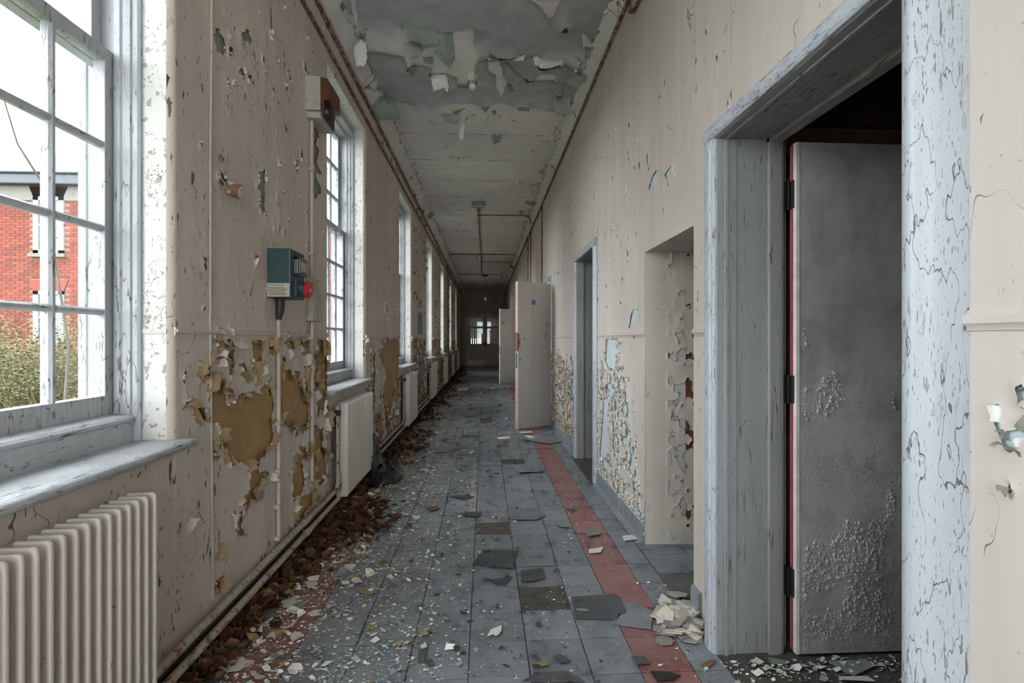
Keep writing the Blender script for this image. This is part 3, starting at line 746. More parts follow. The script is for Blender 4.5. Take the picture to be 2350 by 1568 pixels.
J = [(XR - .06, jx(1661), 0), (jx(1661), jx(1670), .007), (jx(1670), jx(1690), .001), (jx(1690), jx(1762), -.004), (jx(1762), jx(1790), .013), (jx(1790), jx(1797), .004)]
part('jamb', 'jamb_paint', d1, lambda m: [m.box(x0, x1, JY - d, JY + .05, 0, ZS + .01) for x0, x1, d in J], bev=.0025)
part('jamb', 'jamb_paint', d1, lambda m: m.box(.93, 1.17, 1.03, 1.07, 0, ZS))
part('head_jamb', 'soffit_paint', d1, lambda m: [m.box(x0, x1, 1.05, JY + .01, ZS - d, ZS + .05) for x0, x1, d in J], bev=.0025)
jend = jx(1797)
part('hinge_stile', 'room_brown', d1, lambda m: m.box(jend - .002, 1.205, JY + .030, JY + .09, 0, ZS + .02).box(jend - .03, jend + .006, JY + .01, JY + .06, 0, ZS))
lx0 = 1.214
leaf = part('door_leaf', 'door_blistered', d1, lambda m: m.box(lx0, lx0 + .80, 1.934, 1.978, .012, 2.012), bev=.003)
part('edge_strip', 'red_strip', leaf, lambda m: m.box(lx0 - .0012, lx0 + .001, 1.955, 1.964, .014, 2.01))
part('edge_lipping', 'white_edge', leaf, lambda m: m.box(lx0 - .0008, lx0 + .012, 1.9325, 1.954, .013, 2.011))
part('kick_board', 'door_blistered', leaf, lambda m: m.box(lx0 + .03, lx0 + .79, 1.9315, 1.936, .014, .085), bev=.001)
bv, bf = [], []; rgb = random.Random(12)
while len(bv) < 2600 * 13:
    bx_, bz_ = rgb.uniform(.03, .40), rgb.uniform(.04, 1.45)
    dn_ = float(fbm(np.array([bx_ * 7]), np.array([bz_ * 5]), 44, 3)[0])
    if dn_ < .50 + .16 * bz_ / 1.3: continue
    rr_ = min(.0075, .0016 + rgb.expovariate(620)); b0 = len(bv); st_ = rgb.uniform(.8, 1.5)
    for ring, (fr_, hh_) in enumerate(((1.0, 0), (.62, .55))):
        for q in range(6): bv.append((lx0 + bx_ + rr_ * fr_ * math.cos(q * 1.047), 1.934 - rr_ * hh_, bz_ + rr_ * st_ * fr_ * math.sin(q * 1.047)))
    bv.append((lx0 + bx_, 1.934 - rr_ * .75, bz_))
    bf += [(b0 + q, b0 + (q + 1) % 6, b0 + 6 + (q + 1) % 6, b0 + 6 + q) for q in range(6)] + [(b0 + 6 + q, b0 + 6 + (q + 1) % 6, b0 + 12) for q in range(6)]
np_mesh('paint_blisters', bv, bf, ('door_blistered',), leaf, kind='stuff', smooth=True)
for py in (452, 892, 1328):
    z = ony(1812, py, 1.99).z
    hg = part('hinge', 'iron', leaf, lambda m: m.box(jend, lx0 - .002, 1.972, 1.990, z - .055, z + .055).box(lx0 - .006, lx0 + .001, 1.945, 1.99, z - .055, z + .055), bev=.002)
    part('hinge_pin', 'iron', hg, lambda m: m.tube([(lx0 - .012, 1.968, z - .058), (lx0 - .012, 1.968, z + .058)], .006, 8), smooth=True)
# the dark room behind it
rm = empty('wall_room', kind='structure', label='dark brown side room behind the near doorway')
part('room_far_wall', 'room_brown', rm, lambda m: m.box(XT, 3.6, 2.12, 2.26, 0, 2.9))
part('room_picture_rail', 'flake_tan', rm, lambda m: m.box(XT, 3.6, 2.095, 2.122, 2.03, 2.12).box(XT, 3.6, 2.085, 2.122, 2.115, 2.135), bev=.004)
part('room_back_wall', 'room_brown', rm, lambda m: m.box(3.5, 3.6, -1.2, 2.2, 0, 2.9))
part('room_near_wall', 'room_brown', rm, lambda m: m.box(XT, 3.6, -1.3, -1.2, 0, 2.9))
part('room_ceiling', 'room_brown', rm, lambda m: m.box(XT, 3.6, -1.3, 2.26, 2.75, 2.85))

# ================================================================= DOORWAYS 2-4
def casing_set(root, y0, y1, zt, w=.078, pr=.035, mat='casing_paint', depth=.34):
    pts = lambda s, y: [(XR + .01, y), (XR - pr * .55, y), (XR - pr, y + s * .015), (XR - pr, y + s * (w - .03)), (XR - pr * .6, y + s * (w - .015)), (XR - .012, y + s * w), (XR + .01, y + s * w)]
    part('casing', mat, root, lambda m: m.prism(pts(-1, y0), 'z', 0, zt), bev=.002)
    part('casing', mat, root, lambda m: m.prism(pts(1, y1), 'z', 0, zt), bev=.002)
    part('casing_head', 'casing_paint_head', root, lambda m: m.prism([(XR + .01, zt), (XR - pr, zt), (XR - pr, zt + w - .02), (XR - .015, zt + w), (XR + .01, zt + w)], 'y', y0 - w, y1 + w), bev=.002)
    part('jamb', 'jamb_paint', root, lambda m: m.box(XR - .01, XR + depth, y1 - .002, y1 + .04, 0, zt).box(XR + .045, XR + .065, y1 - .016, y1, 0, zt).box(XR + .09, XR + depth, y1 - .010, y1, 0, zt), bev=.002)
    part('jamb', 'jamb_paint', root, lambda m: m.box(XR - .01, XR + depth, y0 - .04, y0 + .002, 0, zt), bev=.002)
    part('head_jamb', 'soffit_paint', root, lambda m: m.box(XR - .01, XR + depth, y0, y1, zt - .002, zt + .04), bev=.002)
def back_box(root, y0, y1):
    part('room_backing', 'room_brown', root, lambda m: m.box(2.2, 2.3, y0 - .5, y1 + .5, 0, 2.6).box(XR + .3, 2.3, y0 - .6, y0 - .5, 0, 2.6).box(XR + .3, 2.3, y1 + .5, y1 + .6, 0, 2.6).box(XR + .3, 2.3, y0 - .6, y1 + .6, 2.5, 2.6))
d2 = empty('door_2', kind='structure', label='open grey doorway with pale casing beyond the side passage')
casing_set(d2, 4.42, 5.30, 2.05); back_box(d2, 4.42, 5.30)
def disc_sign(root, c, n, r):
    """blue round fire-door disc with white lettering"""
    n = n.normalized(); up = Vector((0, 0, 1)); rt = up.cross(n).normalized()
    d = MB().lathe([(r * 1.14, -.001), (r * 1.14, .001)], c, n, 28).build('disc_rim', 'sign_white', root)
    MB().lathe([(r, .0008), (r, .0022)], c, n, 28).build('disc_face', 'blue_disc', d)
    for k, txt in enumerate(('Fire door', 'keep', 'shut')):
        cu = bpy.data.curves.new('lettering', 'FONT'); cu.body = txt; cu.align_x = 'CENTER'; cu.size = r * .42; cu.align_y = 'CENTER'
        tm = bpy.data.objects.new('t', cu); COL.objects.link(tm)
        bpy.context.view_layer.update()
        me = bpy.data.meshes.new_from_object(tm.evaluated_get(bpy.context.evaluated_depsgraph_get())); bpy.data.objects.remove(tm)
        o = obj('disc_lettering', me, d, ('sign_white',))
        M = Matrix((rt, up, n)).transposed().to_4x4(); M.translation = Vector(c) + n * .003 + up * (r * (.42 - .42 * k)); o.matrix_world = M
def open_leaf(root, hx, hy, ex, ey, zt, disc=True, holes=True, broken=False):
    """leaf as a local box: x along the leaf from hinge to latch, y thickness, turned about the hinge"""
    L = math.hypot(ex - hx, ey - hy); ang = math.atan2(ey - hy, ex - hx); t_ = .044
    piv = empty('door_leaf', (hx, hy, 0), ang); piv.parent = root
    part('leaf_panel', 'door_cream', piv, lambda m: m.box(0, L - .010, 0, t_, .015, zt - .02), bev=.003)
    # latch edge: white, red strip, white
    part('latch_edge', 'white_edge', piv, lambda m: m.box(L - .010, L, 0, .014, .015, zt - .02).box(L - .010, L, .028, t_, .015, zt - .02))
    part('latch_edge_strip', 'red_strip', piv, lambda m: m.box(L - .010, L - .002, .014, .028, .015, zt - .02))
    # face seen by the camera is the y = t_ side
    if holes:
        for dx in (.045, .10):
            part('lock_hole', 'bell_black', piv, lambda m: m.lathe([(.013, 0), (.013, .003)], (L - dx, t_ - .001, .965), Vector((0, 1, 0)), 14))
        part('lock_plate', 'door_cream', piv, lambda m: m.box(L - .125, L - .078, t_ - .001, t_ + .0025, .86, 1.08), bev=.001)  # raised plate in the door's own paint
        part('latch_plate', 'iron', piv, lambda m: m.box(L - .003, L + .003, .010, .034, .85, 1.06), bev=.001)
        part('cylinder_lock', 'steel', piv, lambda m: m.lathe([(.018, 0), (.018, .006), (.008, .008)], (L - .115, t_, 1.25), Vector((0, 1, 0)), 14))
    if broken:
        rg = random.Random(3); pts = [(L + .001, 1.08), (L - .02, 1.12), (L - .035, 1.18), (L - .05, 1.20), (L - .03, 1.215), (L - .055, 1.24), (L - .025, 1.26), (L - .03, 1.31), (L + .001, 1.34)]
        part('splintered_wood', 'wood_block', piv, lambda m: m.prism(pts, 'y', -.001, t_ + .002))
        for k in range(6):
            z = 1.12 + k * .035; part('splinter', 'wood_block', piv, lambda m: m.tube([(L - .03, t_, z), (L - .055 - .02 * rg.random(), t_ + .012, z + rg.uniform(-.03, .03))], [.005, .001], 5))
    if disc:
        M = Matrix.Rotation(ang, 4, 'Z'); M.translation = Vector((hx, hy, 0))
        c = M @ Vector((L * (.53 if broken else .80), t_ + .001, 1.765 if broken else 1.72)); n = M.to_3x3() @ Vector((0, 1, 0))
        disc_sign(root, c, n, .040)
    return piv
d3 = empty('door_3', kind='structure', label='cream fire door standing open into the corridor with a splintered latch edge')
casing_set(d3, 7.48, 8.30, 2.09, pr=.06); back_box(d3, 7.48, 8.30)
open_leaf(d3, .925, 7.36, .425, 7.03, 2.06, broken=True)
d4 = empty('door_4', kind='structure', label='grey door standing open further down the corridor, behind the splintered one')
casing_set(d4, 14.70, 15.50, 2.09, pr=.05); back_box(d4, 14.70, 15.50)
open_leaf(d4, .93, 14.62, .405, 14.28, 2.12)

# ================================================================= END WALL AND DOUBLE DOOR
we = empty('wall_back', kind='structure', label='dark brown wall closing the far end of the corridor')
AX0, AX1, ASP, ATOP = -.90, .93, 2.22, 2.46
def arch(n=12, g=0.0):
    cx = (AX0 + AX1) / 2; hw = (AX1 - AX0) / 2 + g; rise = ATOP - ASP
    return [(cx + hw * math.cos(math.pi * k / n), ASP + (rise + g) * math.sin(math.pi * k / n)) for k in range(n + 1)]
m = MB()
ap = arch(16)
m.box(XL - .02, AX0, YE, YE + .2, 0, ASP); m.box(AX1, XR + .02, YE, YE + .2, 0, ASP)
for i in range(16):
    (xa, za), (xb, zb) = ap[i], ap[i + 1]
    m.prism([(xb, zb), (xa, za), (xa, ZC), (xb, ZC)], 'y', YE, YE + .2)
m.box(XL - .02, AX0, YE, YE + .2, ASP, ZC); m.box(AX1, XR + .02, YE, YE + .2, ASP, ZC)
m.build('end_masonry', 'end_wall_paint', we)
d5 = empty('door_5', kind='structure', label='arched brown double door with glazed upper panels at the far end')
a0, a1 = arch(16, .0), arch(16, -.07)
m = MB()
for i in range(16): m.prism([a0[i], a0[i + 1], a1[i + 1], a1[i]], 'y', YE + .02, YE + .10)
m.box(AX0, AX0 + .07, YE + .02, YE + .10, 0, ASP); m.box(AX1 - .07, AX1, YE + .02, YE + .10, 0, ASP)
m.build('door_frame', 'end_door_paint', d5)
cxm = .02
def topz(x):
    c_ = (AX0 + AX1) / 2; hw = (AX1 - AX0) / 2 - .07; q = max(0, 1 - ((x - c_) / hw) ** 2); return ASP + (ATOP - ASP - .07) * math.sqrt(q)
for s, (xa, xb) in enumerate(((AX0 + .07, cxm - .003), (cxm + .003, AX1 - .07))):
    lf = empty('door_leaf', (0, YE + .05, 0)); lf.parent = d5
    m = MB(); y0, y1 = 0, .045
    m.box(xa, xb, y0, y1, .01, 1.05); m.box(xa, xa + .10, y0, y1, 1.05, min(topz(xa), topz(xa + .1))); m.box(xb - .10, xb, y0, y1, 1.05, min(topz(xb), topz(xb - .10)))
    m.box(xa + .1, xb - .1, y0, y1, 1.78, 1.88)
    n = 10
    for i in range(n):
        u = xa + .1 + (xb - xa - .2) * i / n; v = xa + .1 + (xb - xa - .2) * (i + 1) / n
        m.prism([(u, topz(u) - .09), (v, topz(v) - .09), (v, topz(v)), (u, topz(u))], 'y', y0, y1)
    m.build('leaf_frame', 'end_door_paint', lf)
    for z0, z1 in ((1.05, 1.78), (1.88, 2.42)):
        if z0 < 1.5: part('pane', 'pane_glass', lf, lambda m: m.box(xa + .1, xb - .1, .018, .022, z0, z1))
        else:
            pp = [(xa + .1, z0), (xb - .1, z0)] + [(xb - .1 - (xb - xa - .2) * i / 8, topz(xb - .1 - (xb - xa - .2) * i / 8) - .085) for i in range(9)]
            part('pane', 'pane_glass', lf, lambda m: m.prism(pp, 'y', .018, .022))
    part('kick_plate', 'sign_white' if s == 0 else 'end_door_paint', lf, lambda m: m.box(xa + .02, xb - .02, -.004, 0, .02, .25), bev=.001)
    part('pull_handle', 'iron', lf, lambda m: m.box((xb - .06) if s == 0 else (xa + .01), (xb - .01) if s == 0 else (xa + .05), -.03, 0, .95, 1.15), bev=.005)
part('door_notice', 'sign_white', d5, lambda m: m.box(-.14, .005, YE + .040, YE + .049, 1.06, 1.55))
# lobby beyond
lb = empty('wall_lobby', kind='structure', label='dim lobby behind the glazed double door')
part('lobby_walls', 'end_wall_paint', lb, lambda m: m.box(-1.3, -1.2, YE + .2, YE + 2.6, 0, 3.2).box(1.2, 1.3, YE + .2, YE + 2.6, 0, 3.2).box(-1.3, 1.3, YE + .2, YE + 2.6, 3.1, 3.2).box(-1.3, 1.3, YE + 2.5, YE + 2.6, 0, .9).box(-1.3, 1.3, YE + 2.5, YE + 2.6, 1.9, 3.2).box(-1.4, 1.4, YE + 2.9, YE + 3.0, 1.3, 3.4).box(-.15, 1.3, YE + 2.5, YE + 2.6, .9, 1.9).box(-1.3, -.75, YE + 2.5, YE + 2.6, .9, 1.9))
for k in range(6):
    x = -.75 + k * .112; part('curtain_strip', 'curtain', lb, lambda m: m.tube([(x, YE + 2.42, 2.0), (x + .01, YE + 2.42, .8)], .050, 8))
part('lobby_floor', 'concrete_base', lb, lambda m: m.box(-1.3, 1.3, YE, YE + 2.6, -.06, -.004))

# wall behind the camera; tall glazed opening added to light camera-facing surfaces
wf = empty('wall_front', kind='structure', label='unseen near end wall with a tall glazed screen added for fill daylight')
part('front_masonry', 'wall_paint', wf, lambda m: m.box(XL - .3, -.8, YB - .2, YB, 0, ZC).box(.7, XR + .3, YB - .2, YB, 0, ZC).box(-.8, .7, YB - .2, YB, 3.1, ZC))
part('fill_screen_frame', 'wood_paint', wf, lambda m: m.box(-.8, -.73, YB - .12, YB - .05, 0, 3.1).box(.63, .7, YB - .12, YB - .05, 0, 3.1).box(-.09, -.02, YB - .12, YB - .05, 0, 3.1).box(-.8, .7, YB - .12, YB - .05, 3.03, 3.1).box(-.8, .7, YB - .12, YB - .05, 2.1, 2.17).box(-.8, .7, YB - .12, YB - .05, 0, .35))
part('pane', 'pane_glass', wf, lambda m: m.box(-.8, .7, YB - .087, YB - .083, .35, 3.05))
ld = bpy.data.lights.new('fill_screen_portal', 'AREA'); ld.shape = 'RECTANGLE'; ld.size = 1.5; ld.size_y = 2.7; ld.cycles.is_portal = True
lo = bpy.data.objects.new('fill_screen_portal', ld); COL.objects.link(lo); lo.location = (-.05, YB - .16, 1.7); lo.rotation_euler = (math.pi / 2, 0, math.pi); lo.parent = wf

# ================================================================= CEILING
ceil_o = empty('ceiling', kind='structure', label='pale corridor ceiling with grey paint hanging off in sheets')
part('ceiling_board', 'ceiling_white', ceil_o, lambda m: m.box(XL - .35, XR + .3, YB - .2, YE + .2, ZC + .004, ZC + .1))
def pix_ceil(pts): return [(p.x, p.y) for p in (onz(a, b, ZC) for a, b in pts)]
ch = [pix_ceil(p) for p in (
    [(745, 0), (790, 20), (823, 46), (858, 64), (888, 74), (908, 68), (912, 60), (930, 52), (950, 70), (960, 100), (930, 130), (890, 122), (850, 118), (840, 140), (815, 140), (770, 60)],
    [(925, 60), (1008, 72), (1022, 68), (1085, 62), (1090, 95), (1115, 95), (1145, 118), (1200, 119), (1225, 126), (1310, 119), (1338, 110), (1352, 120), (1368, 150), (1335, 168), (1298, 145), (1240, 150), (1222, 130), (1200, 128), (1170, 125), (1110, 128), (1085, 150), (1060, 165), (1010, 165), (985, 150), (960, 150), (935, 160), (925, 130)],
    [(1030, 160), (1090, 150), (1092, 182), (1080, 195), (1040, 190), (1020, 175), (985, 168), (990, 155)],
    [(1204, 176), (1243, 168), (1270, 170), (1280, 184), (1205, 185)], [(1290, 60), (1300, 48), (1305, 60)])]
def grey_field(U, V):
    e = 5.20 + .10 * (fbm(U * 3.2, V * 0, 4, 3) - .5) * 2 + .03 * (fbm(U * 22, V * 0, 14, 2) - .5)
    r = np.minimum(e - V, .3)
    wob = (fbm(U * 14, V * 14, 3, 3) - .5) * .035
    r = r + wob * .6
    for p in ch: r = np.minimum(r, sdf(U, V, p) + wob)
    return r
def grey_P(U, V, f):
    sag = .035 * np.exp(-np.maximum(f, 0) / .06) * np.clip(fbm(U * 5, V * 5, 31, 2) * 2.4 - .6, 0, 1.4) + .03 * np.clip(fbm(U * 2.2, V * 2.2, 21, 2) - .4, 0, 1)
    return np.stack([U, V, ZC - .001 - sag], 1)
o, ce = skin('paint_sheet', 'ceiling_grey', XL + .12, XR - .10, 2.7, 5.45, .014, grey_field, grey_P, ceil_o)
FLAPS = [
 ([(931,52),(967,58),(1003,71),(1011,99),(1003,107),(986,109),(978,111),(963,99),(946,94),(934,84)],'flake_green',62),
 ([(1017,67),(1038,71),(1038,86),(1030,109),(1044,132),(1030,159),(1005,134),(994,119),(1007,107),(1015,88)],'flake_green',66),
 ([(942,94),(963,99),(976,110),(965,132),(946,136),(946,151),(935,158),(931,134),(923,103)],'flake_taupe',60),
 ([(969,130),(996,132),(993,147),(975,145)],'flake_green',60), ([(940,149),(955,151),(950,174),(945,174),(938,163)],'flake_green',60),
 ([(988,172),(1024,170),(1030,199),(1026,214),(1020,201),(994,210)],'flake_white',55), ([(1024,172),(1048,180),(1052,200),(1034,206)],'flake_taupe',70),
 ([(846,219),(871,220),(913,230),(913,254),(919,277),(904,275),(871,277),(848,262)],'flake_green',70), ([(915,232),(958,236),(953,243),(935,240)],'flake_green',50),
 ([(804,0),(816,0),(821,38),(818,76),(812,42),(807,15)],'flake_taupe',75), ([(814,107),(829,88),(841,99),(842,134),(835,153),(821,153),(812,124)],'flake_white',60),
 ([(1218,0),(1287,0),(1277,15),(1271,40),(1256,42),(1244,19)],'flake_taupe',60), ([(1151,134),(1202,178),(1195,191),(1187,212),(1172,193),(1162,182),(1162,168)],'flake_green',65),
 ([(1118,132),(1143,130),(1160,184),(1164,191),(1152,222),(1141,201),(1139,172),(1122,163)],'flake_taupe',60), ([(1204,176),(1243,168),(1218,188)],'flake_green',60),
 ([(1292,180),(1344,163),(1346,182),(1317,206),(1304,197)],'flake_green',66), ([(1258,188),(1290,188),(1292,220),(1281,222),(1267,207)],'flake_green',66),
 ([(1271,220),(1308,222),(1308,264),(1287,262),(1273,258),(1268,235)],'flake_taupe',70), ([(1183,239),(1218,245),(1214,256),(1187,252)],'flake_green',60),
 ([(1104,249),(1128,241),(1114,258)],'flake_green',60), ([(1126,256),(1139,252),(1137,265)],'flake_green',60), ([(1336,80),(1343,55),(1352,92),(1362,110),(1340,107),(1342,138),(1338,138)],'flake_taupe',70),
 ([(1061,275),(1067,287),(1066,321),(1061,324),(1054,310)],'flake_white',80), ([(1126,311),(1152,310),(1147,327),(1134,330)],'flake_green',60), ([(1037,258),(1071,244),(1048,264)],'flake_green',50),
 ([(1008,262),(1040,265),(1058,270),(1046,282),(1028,280)],'ceiling_grey',25), ([(1290,42),(1300,44),(1306,62),(1301,56),(1288,52)],'flake_white',60), ([(1085,96),(1112,100),(1100,122),(1096,118)],'flake_taupe',60),
 ([(1224,130),(1290,128),(1296,146),(1240,158),(1226,148)],'flake_white',22), ([(1170,128),(1208,126),(1200,140),(1178,138)],'flake_white',30), ([(1164,195),(1178,192),(1180,210),(1166,212)],'flake_green',60),
 ([(1205,462),(1232,463),(1226,472),(1212,470)],'flake_green',60), ([(978,486),(997,488),(990,500),(982,500)],'flake_green',60), ([(1190,485),(1200,482),(1198,492)],'flake_green',60), ([(1146,625),(1160,622),(1163,640),(1156,650),(1150,640)],'flake_taupe',70), ([(1170,610),(1180,612),(1178,617)],'bell_black',60),
 ([(900,345),(912,350),(916,372),(906,366)],'flake_taupe',60), ([(936,398),(946,402),(948,415)],'flake_green',60), ([(1235,395),(1252,380),(1246,400)],'flake_green',50), ([(1215,425),(1232,420),(1236,440),(1222,446)],'flake_taupe',60)]
def flap(px, mat, deg, seed):
    r0 = random.Random(seed + 99); out = []; hinge = sorted(px, key=lambda p: p[1])[:2]
    for k_ in range(len(px)):
        a_, b2 = px[k_], px[(k_ + 1) % len(px)]; out.append(a_); Lp = math.hypot(b2[0] - a_[0], b2[1] - a_[1]); nn = int(Lp / 5)
        for q_ in range(1, nn): out.append((a_[0] + (b2[0] - a_[0]) * q_ / nn + r0.uniform(-1.6, 1.6), a_[1] + (b2[1] - a_[1]) * q_ / nn + r0.uniform(-1.4, 1.6)))
    px_full = out
    top = min(px, key=lambda p: p[1])[1]; q = sorted(px, key=lambda p: p[1])
    h0, h1 = sorted(q[:2], key=lambda p: p[0])
    A = onz(*h0, ZC - .006); B = onz(*h1, ZC - .006); ab = B - A
    if abs(ab.x) < .02: ab = Vector((.05, 0, 0))
    ab = Vector((ab.x, max(-.6 * abs(ab.x), min(.6 * abs(ab.x), ab.y)), 0)).normalized()
    perp = Vector((-ab.y, ab.x, 0)); 
    if perp.y < 0: perp = -perp
    a = math.radians(deg); dn = perp * math.cos(a) + Vector((0, 0, -math.sin(a))); nrm = ab.cross(dn).normalized()
    O = Vector((0, 0, H)); pts = []
    for p in px_full:
        r = Vector(ray(*p)); t_ = (A - O).dot(nrm) / r.dot(nrm); pts.append(O + r * t_)
    pts = [Vector((p.x, p.y, min(p.z, ZC - .002))) for p in pts]
    bm = bmesh.new(); vs = [bm.verts.new(p) for p in pts]; fc = bm.faces.new(vs)
    bmesh.ops.triangulate(bm, faces=[fc]); bmesh.ops.subdivide_edges(bm, edges=bm.edges[:], cuts=2, use_grid_fill=True)
    rg = random.Random(seed); k = rg.uniform(-.6, .6); ph = rg.uniform(0, 6)
    for v in bm.verts:
        d = (v.co - A); s = d.dot(dn); w = d.dot(ab)
        n_ = .012 * math.sin(w * 22 + ph) * min(1, s * 8) + k * s * s * 1.2 + .004 * math.sin(s * 60 + w * 40)
        v.co += nrm * n_; v.co.z = min(v.co.z, ZC - .002)
    me = bpy.data.meshes.new('paint_flap'); bm.to_mesh(me); bm.free()
    o = obj('paint_flap', me, ceil_o, (mat,), smooth=True)
    sm = o.modifiers.new('film', 'SOLIDIFY'); sm.thickness = .0015
for i, (px, mat, deg) in enumerate(FLAPS): flap(px, mat, deg, i)
flake_objects(ce, fr_ceil, ceil_o, 45, (.015, .05), ['flake_taupe', 'flake_green', 'flake_white'], 61, .07)
# opened board joints: ragged dark gaps with lifted edges
rg = random.Random(11)
yj = 5.95; nj = 0
while yj < 21:
    V = []; Fq = []; x = XL + .12
    while x < XR - .12:
        Lk = rg.uniform(.02, .16)
        if rg.random() < .62:
            w = rg.uniform(.002, .009) * (1 + yj * .05); y = yj + rg.uniform(-.006, .006); b_ = len(V)
            V += [(x, y, ZC + .002), (x + Lk, y + rg.uniform(-.004, .004), ZC + .002), (x + Lk, y + w, ZC + .002), (x + Lk * .5, y + w * 1.5, ZC + .001), (x, y + w, ZC + .002)]
            V[b_:] = [(p[0], p[1], ZC + .003) for p in V[b_:]]
            Fq.append((b_ + 4, b_ + 3, b_ + 2, b_ + 1, b_))
        x += Lk
    np_mesh('board_joint', V, Fq, ('iron',), ceil_o)
    e = [(rg.uniform(XL + .15, XR - .15), yj + rg.uniform(-.02, .02), rg.uniform(-.3, .3), rg.choice((-1, 1))) for _ in range(26)]
    flake_stuff(e, lambda u, v, nu, nv: (Vector((u, v, ZC + .002)), Vector((nu, nv, 0)).normalized(), Vector((0, 0, -1))), ceil_o, 26, (.012, .04), 'flake_white', 300 + nj, 'lifted_paint')
    yj += .87; nj += 1
for sd, xx in ((1, XL + .10), (-1, XR - .09)):
    e = [(xx + sd * abs(rg.gauss(0, .05)), rg.uniform(3.2, 20), sd * 1.0, rg.uniform(-.4, .4)) for _ in range(260)]
    flake_stuff(e, lambda u, v, nu, nv: (Vector((u, v, ZC - .004)), Vector((nu, nv, 0)).normalized(), Vector((0, 0, -1))), ceil_o, 200, (.015, .05), 'flake_green', 340 + sd, 'lifted_paint')
    flake_stuff(e[::-1], lambda u, v, nu, nv: (Vector((u, v, ZC - .004)), Vector((nu, nv, 0)).normalized(), Vector((0, 0, -1))), ceil_o, 150, (.015, .05), 'flake_white', 350 + sd, 'lifted_paint')

# ================================================================= FLOOR
floor = empty('floor', kind='structure', label='grey tiled corridor floor with two red tile bands, littered and lifting')
part('floor_screed', 'concrete_base', floor, lambda m: m.box(XL - .02, 3.6, YB, YE + .05, -.08, -.004))
TS = .229; Y0 = 2.102
colx = [XL + .015, -.952, -.747, -.518, -.289, -.060, .169, .398, .583, .785, XR - .056]
red = {1, 8}
def tile_mesh(w, l, mat, key, _c={}):
    k = (round(w, 3), round(l, 3), mat, key)
    if k not in _c:
        rg = random.Random(int(w * 997 + l * 131 + key * 7 + len(mat))); g = .0022; m = MB()
        up = [rg.choice((0, 0, 0, .002, .005)) if key else 0 for _ in range(4)]
        x0, x1, y0, y1 = -w / 2 + g, w / 2 - g, -l / 2 + g, l / 2 - g; c = .0012; T = .003
        bot = [(x0, y0, -.004), (x1, y0, -.004), (x1, y1, -.004), (x0, y1, -.004)]
        mid = [(x0, y0, T - c + up[0]), (x1, y0, T - c + up[1]), (x1, y1, T - c + up[2]), (x0, y1, T - c + up[3])]
        top = [(x0 + c, y0 + c, T + up[0]), (x1 - c, y0 + c, T + up[1]), (x1 - c, y1 - c, T + up[2]), (x0 + c, y1 - c, T + up[3])]
        q = [tuple(i + 4 * a for i in ()) for a in ()]
        f = [(8, 9, 10), (8, 10, 11)]
        for i in range(4):
            j = (i + 1) % 4; f += [(i, j, 4 + j, 4 + i), (4 + i, 4 + j, 8 + j, 8 + i)]
        m.add(bot + mid + top, f); me = m.mesh('floor_tile'); me.materials.append(MAT[mat]); _c[k] = me
    return _c[k]
missing = set()
for p in ((1250, 1368), (1145, 1200), (1192, 1062), (1085, 1003)):
    q = onz(*p, 0)
    ci = max(i for i in range(len(colx) - 1) if colx[i] < q.x); missing.add((ci, math.floor((q.y - Y0) / TS)))
rg = random.Random(5); stuffV = []; stuffF = []; stuffM = []; count = 0
for r in range(-4, 98):
    y = Y0 + (r + .5) * TS
    for c in range(len(colx) - 1):
        x0, x1 = colx[c], colx[c + 1]; mat = 'tile_red' if c in red else 'tile_grey'
        if (c, r) in missing: continue
        if y > 9 and rg.random() < .03: continue
        key = rg.randrange(1, 7) if rg.random() < .55 else 0
        me = tile_mesh(x1 - x0, TS, mat, key); cx_ = (x0 + x1) / 2
        if count < 296:
            o = bpy.data.objects.new('floor_tile', me); COL.objects.link(o); o.parent = floor; o.location = (cx_ + rg.uniform(-.0008, .0008), y, 0); o.rotation_euler = (0, 0, rg.uniform(-.004, .004)); count += 1
        else:
            b_ = len(stuffV); stuffV += [(v.co.x + cx_, v.co.y + y, v.co.z) for v in me.vertices]; stuffF += [tuple(i + b_ for i in p.vertices) for p in me.polygons]; stuffM += [1 if c in red else 0] * len(me.polygons)
o = np_mesh('far_floor_tiles', stuffV, stuffF, ('tile_grey', 'tile_red'), floor, kind='stuff')
o.data.polygons.foreach_set('material_index', stuffM)
# tiles running into the passage and the doorway
for i in range(3):
    for j in range(4):
        o = bpy.data.objects.new('floor_tile', tile_mesh(.26, TS, 'tile_grey', 0)); COL.objects.link(o); o.parent = floor; o.location = (XR - .05 + .13 + j * .26, 2.102 + 1.145 + .1145 - i * TS - .0 - .12, -.0005)
for (a_, c_) in ((1.07, 1.965), (4.42, 5.30)):
    part('threshold_floor', 'adhesive_bed', floor, lambda m: m.box(XR - .05, 2.2, a_ - .04, c_ + .02, -.004, .001))
q = onz(1250, 1368, 0)
for (ci, r) in missing:
    part('adhesive_patch', 'adhesive_bed', floor, lambda m: m.box(colx[ci] + .002, colx[ci + 1] - .002, Y0 + r * TS + .002, Y0 + (r + 1) * TS - .002, -.004, -.0015))

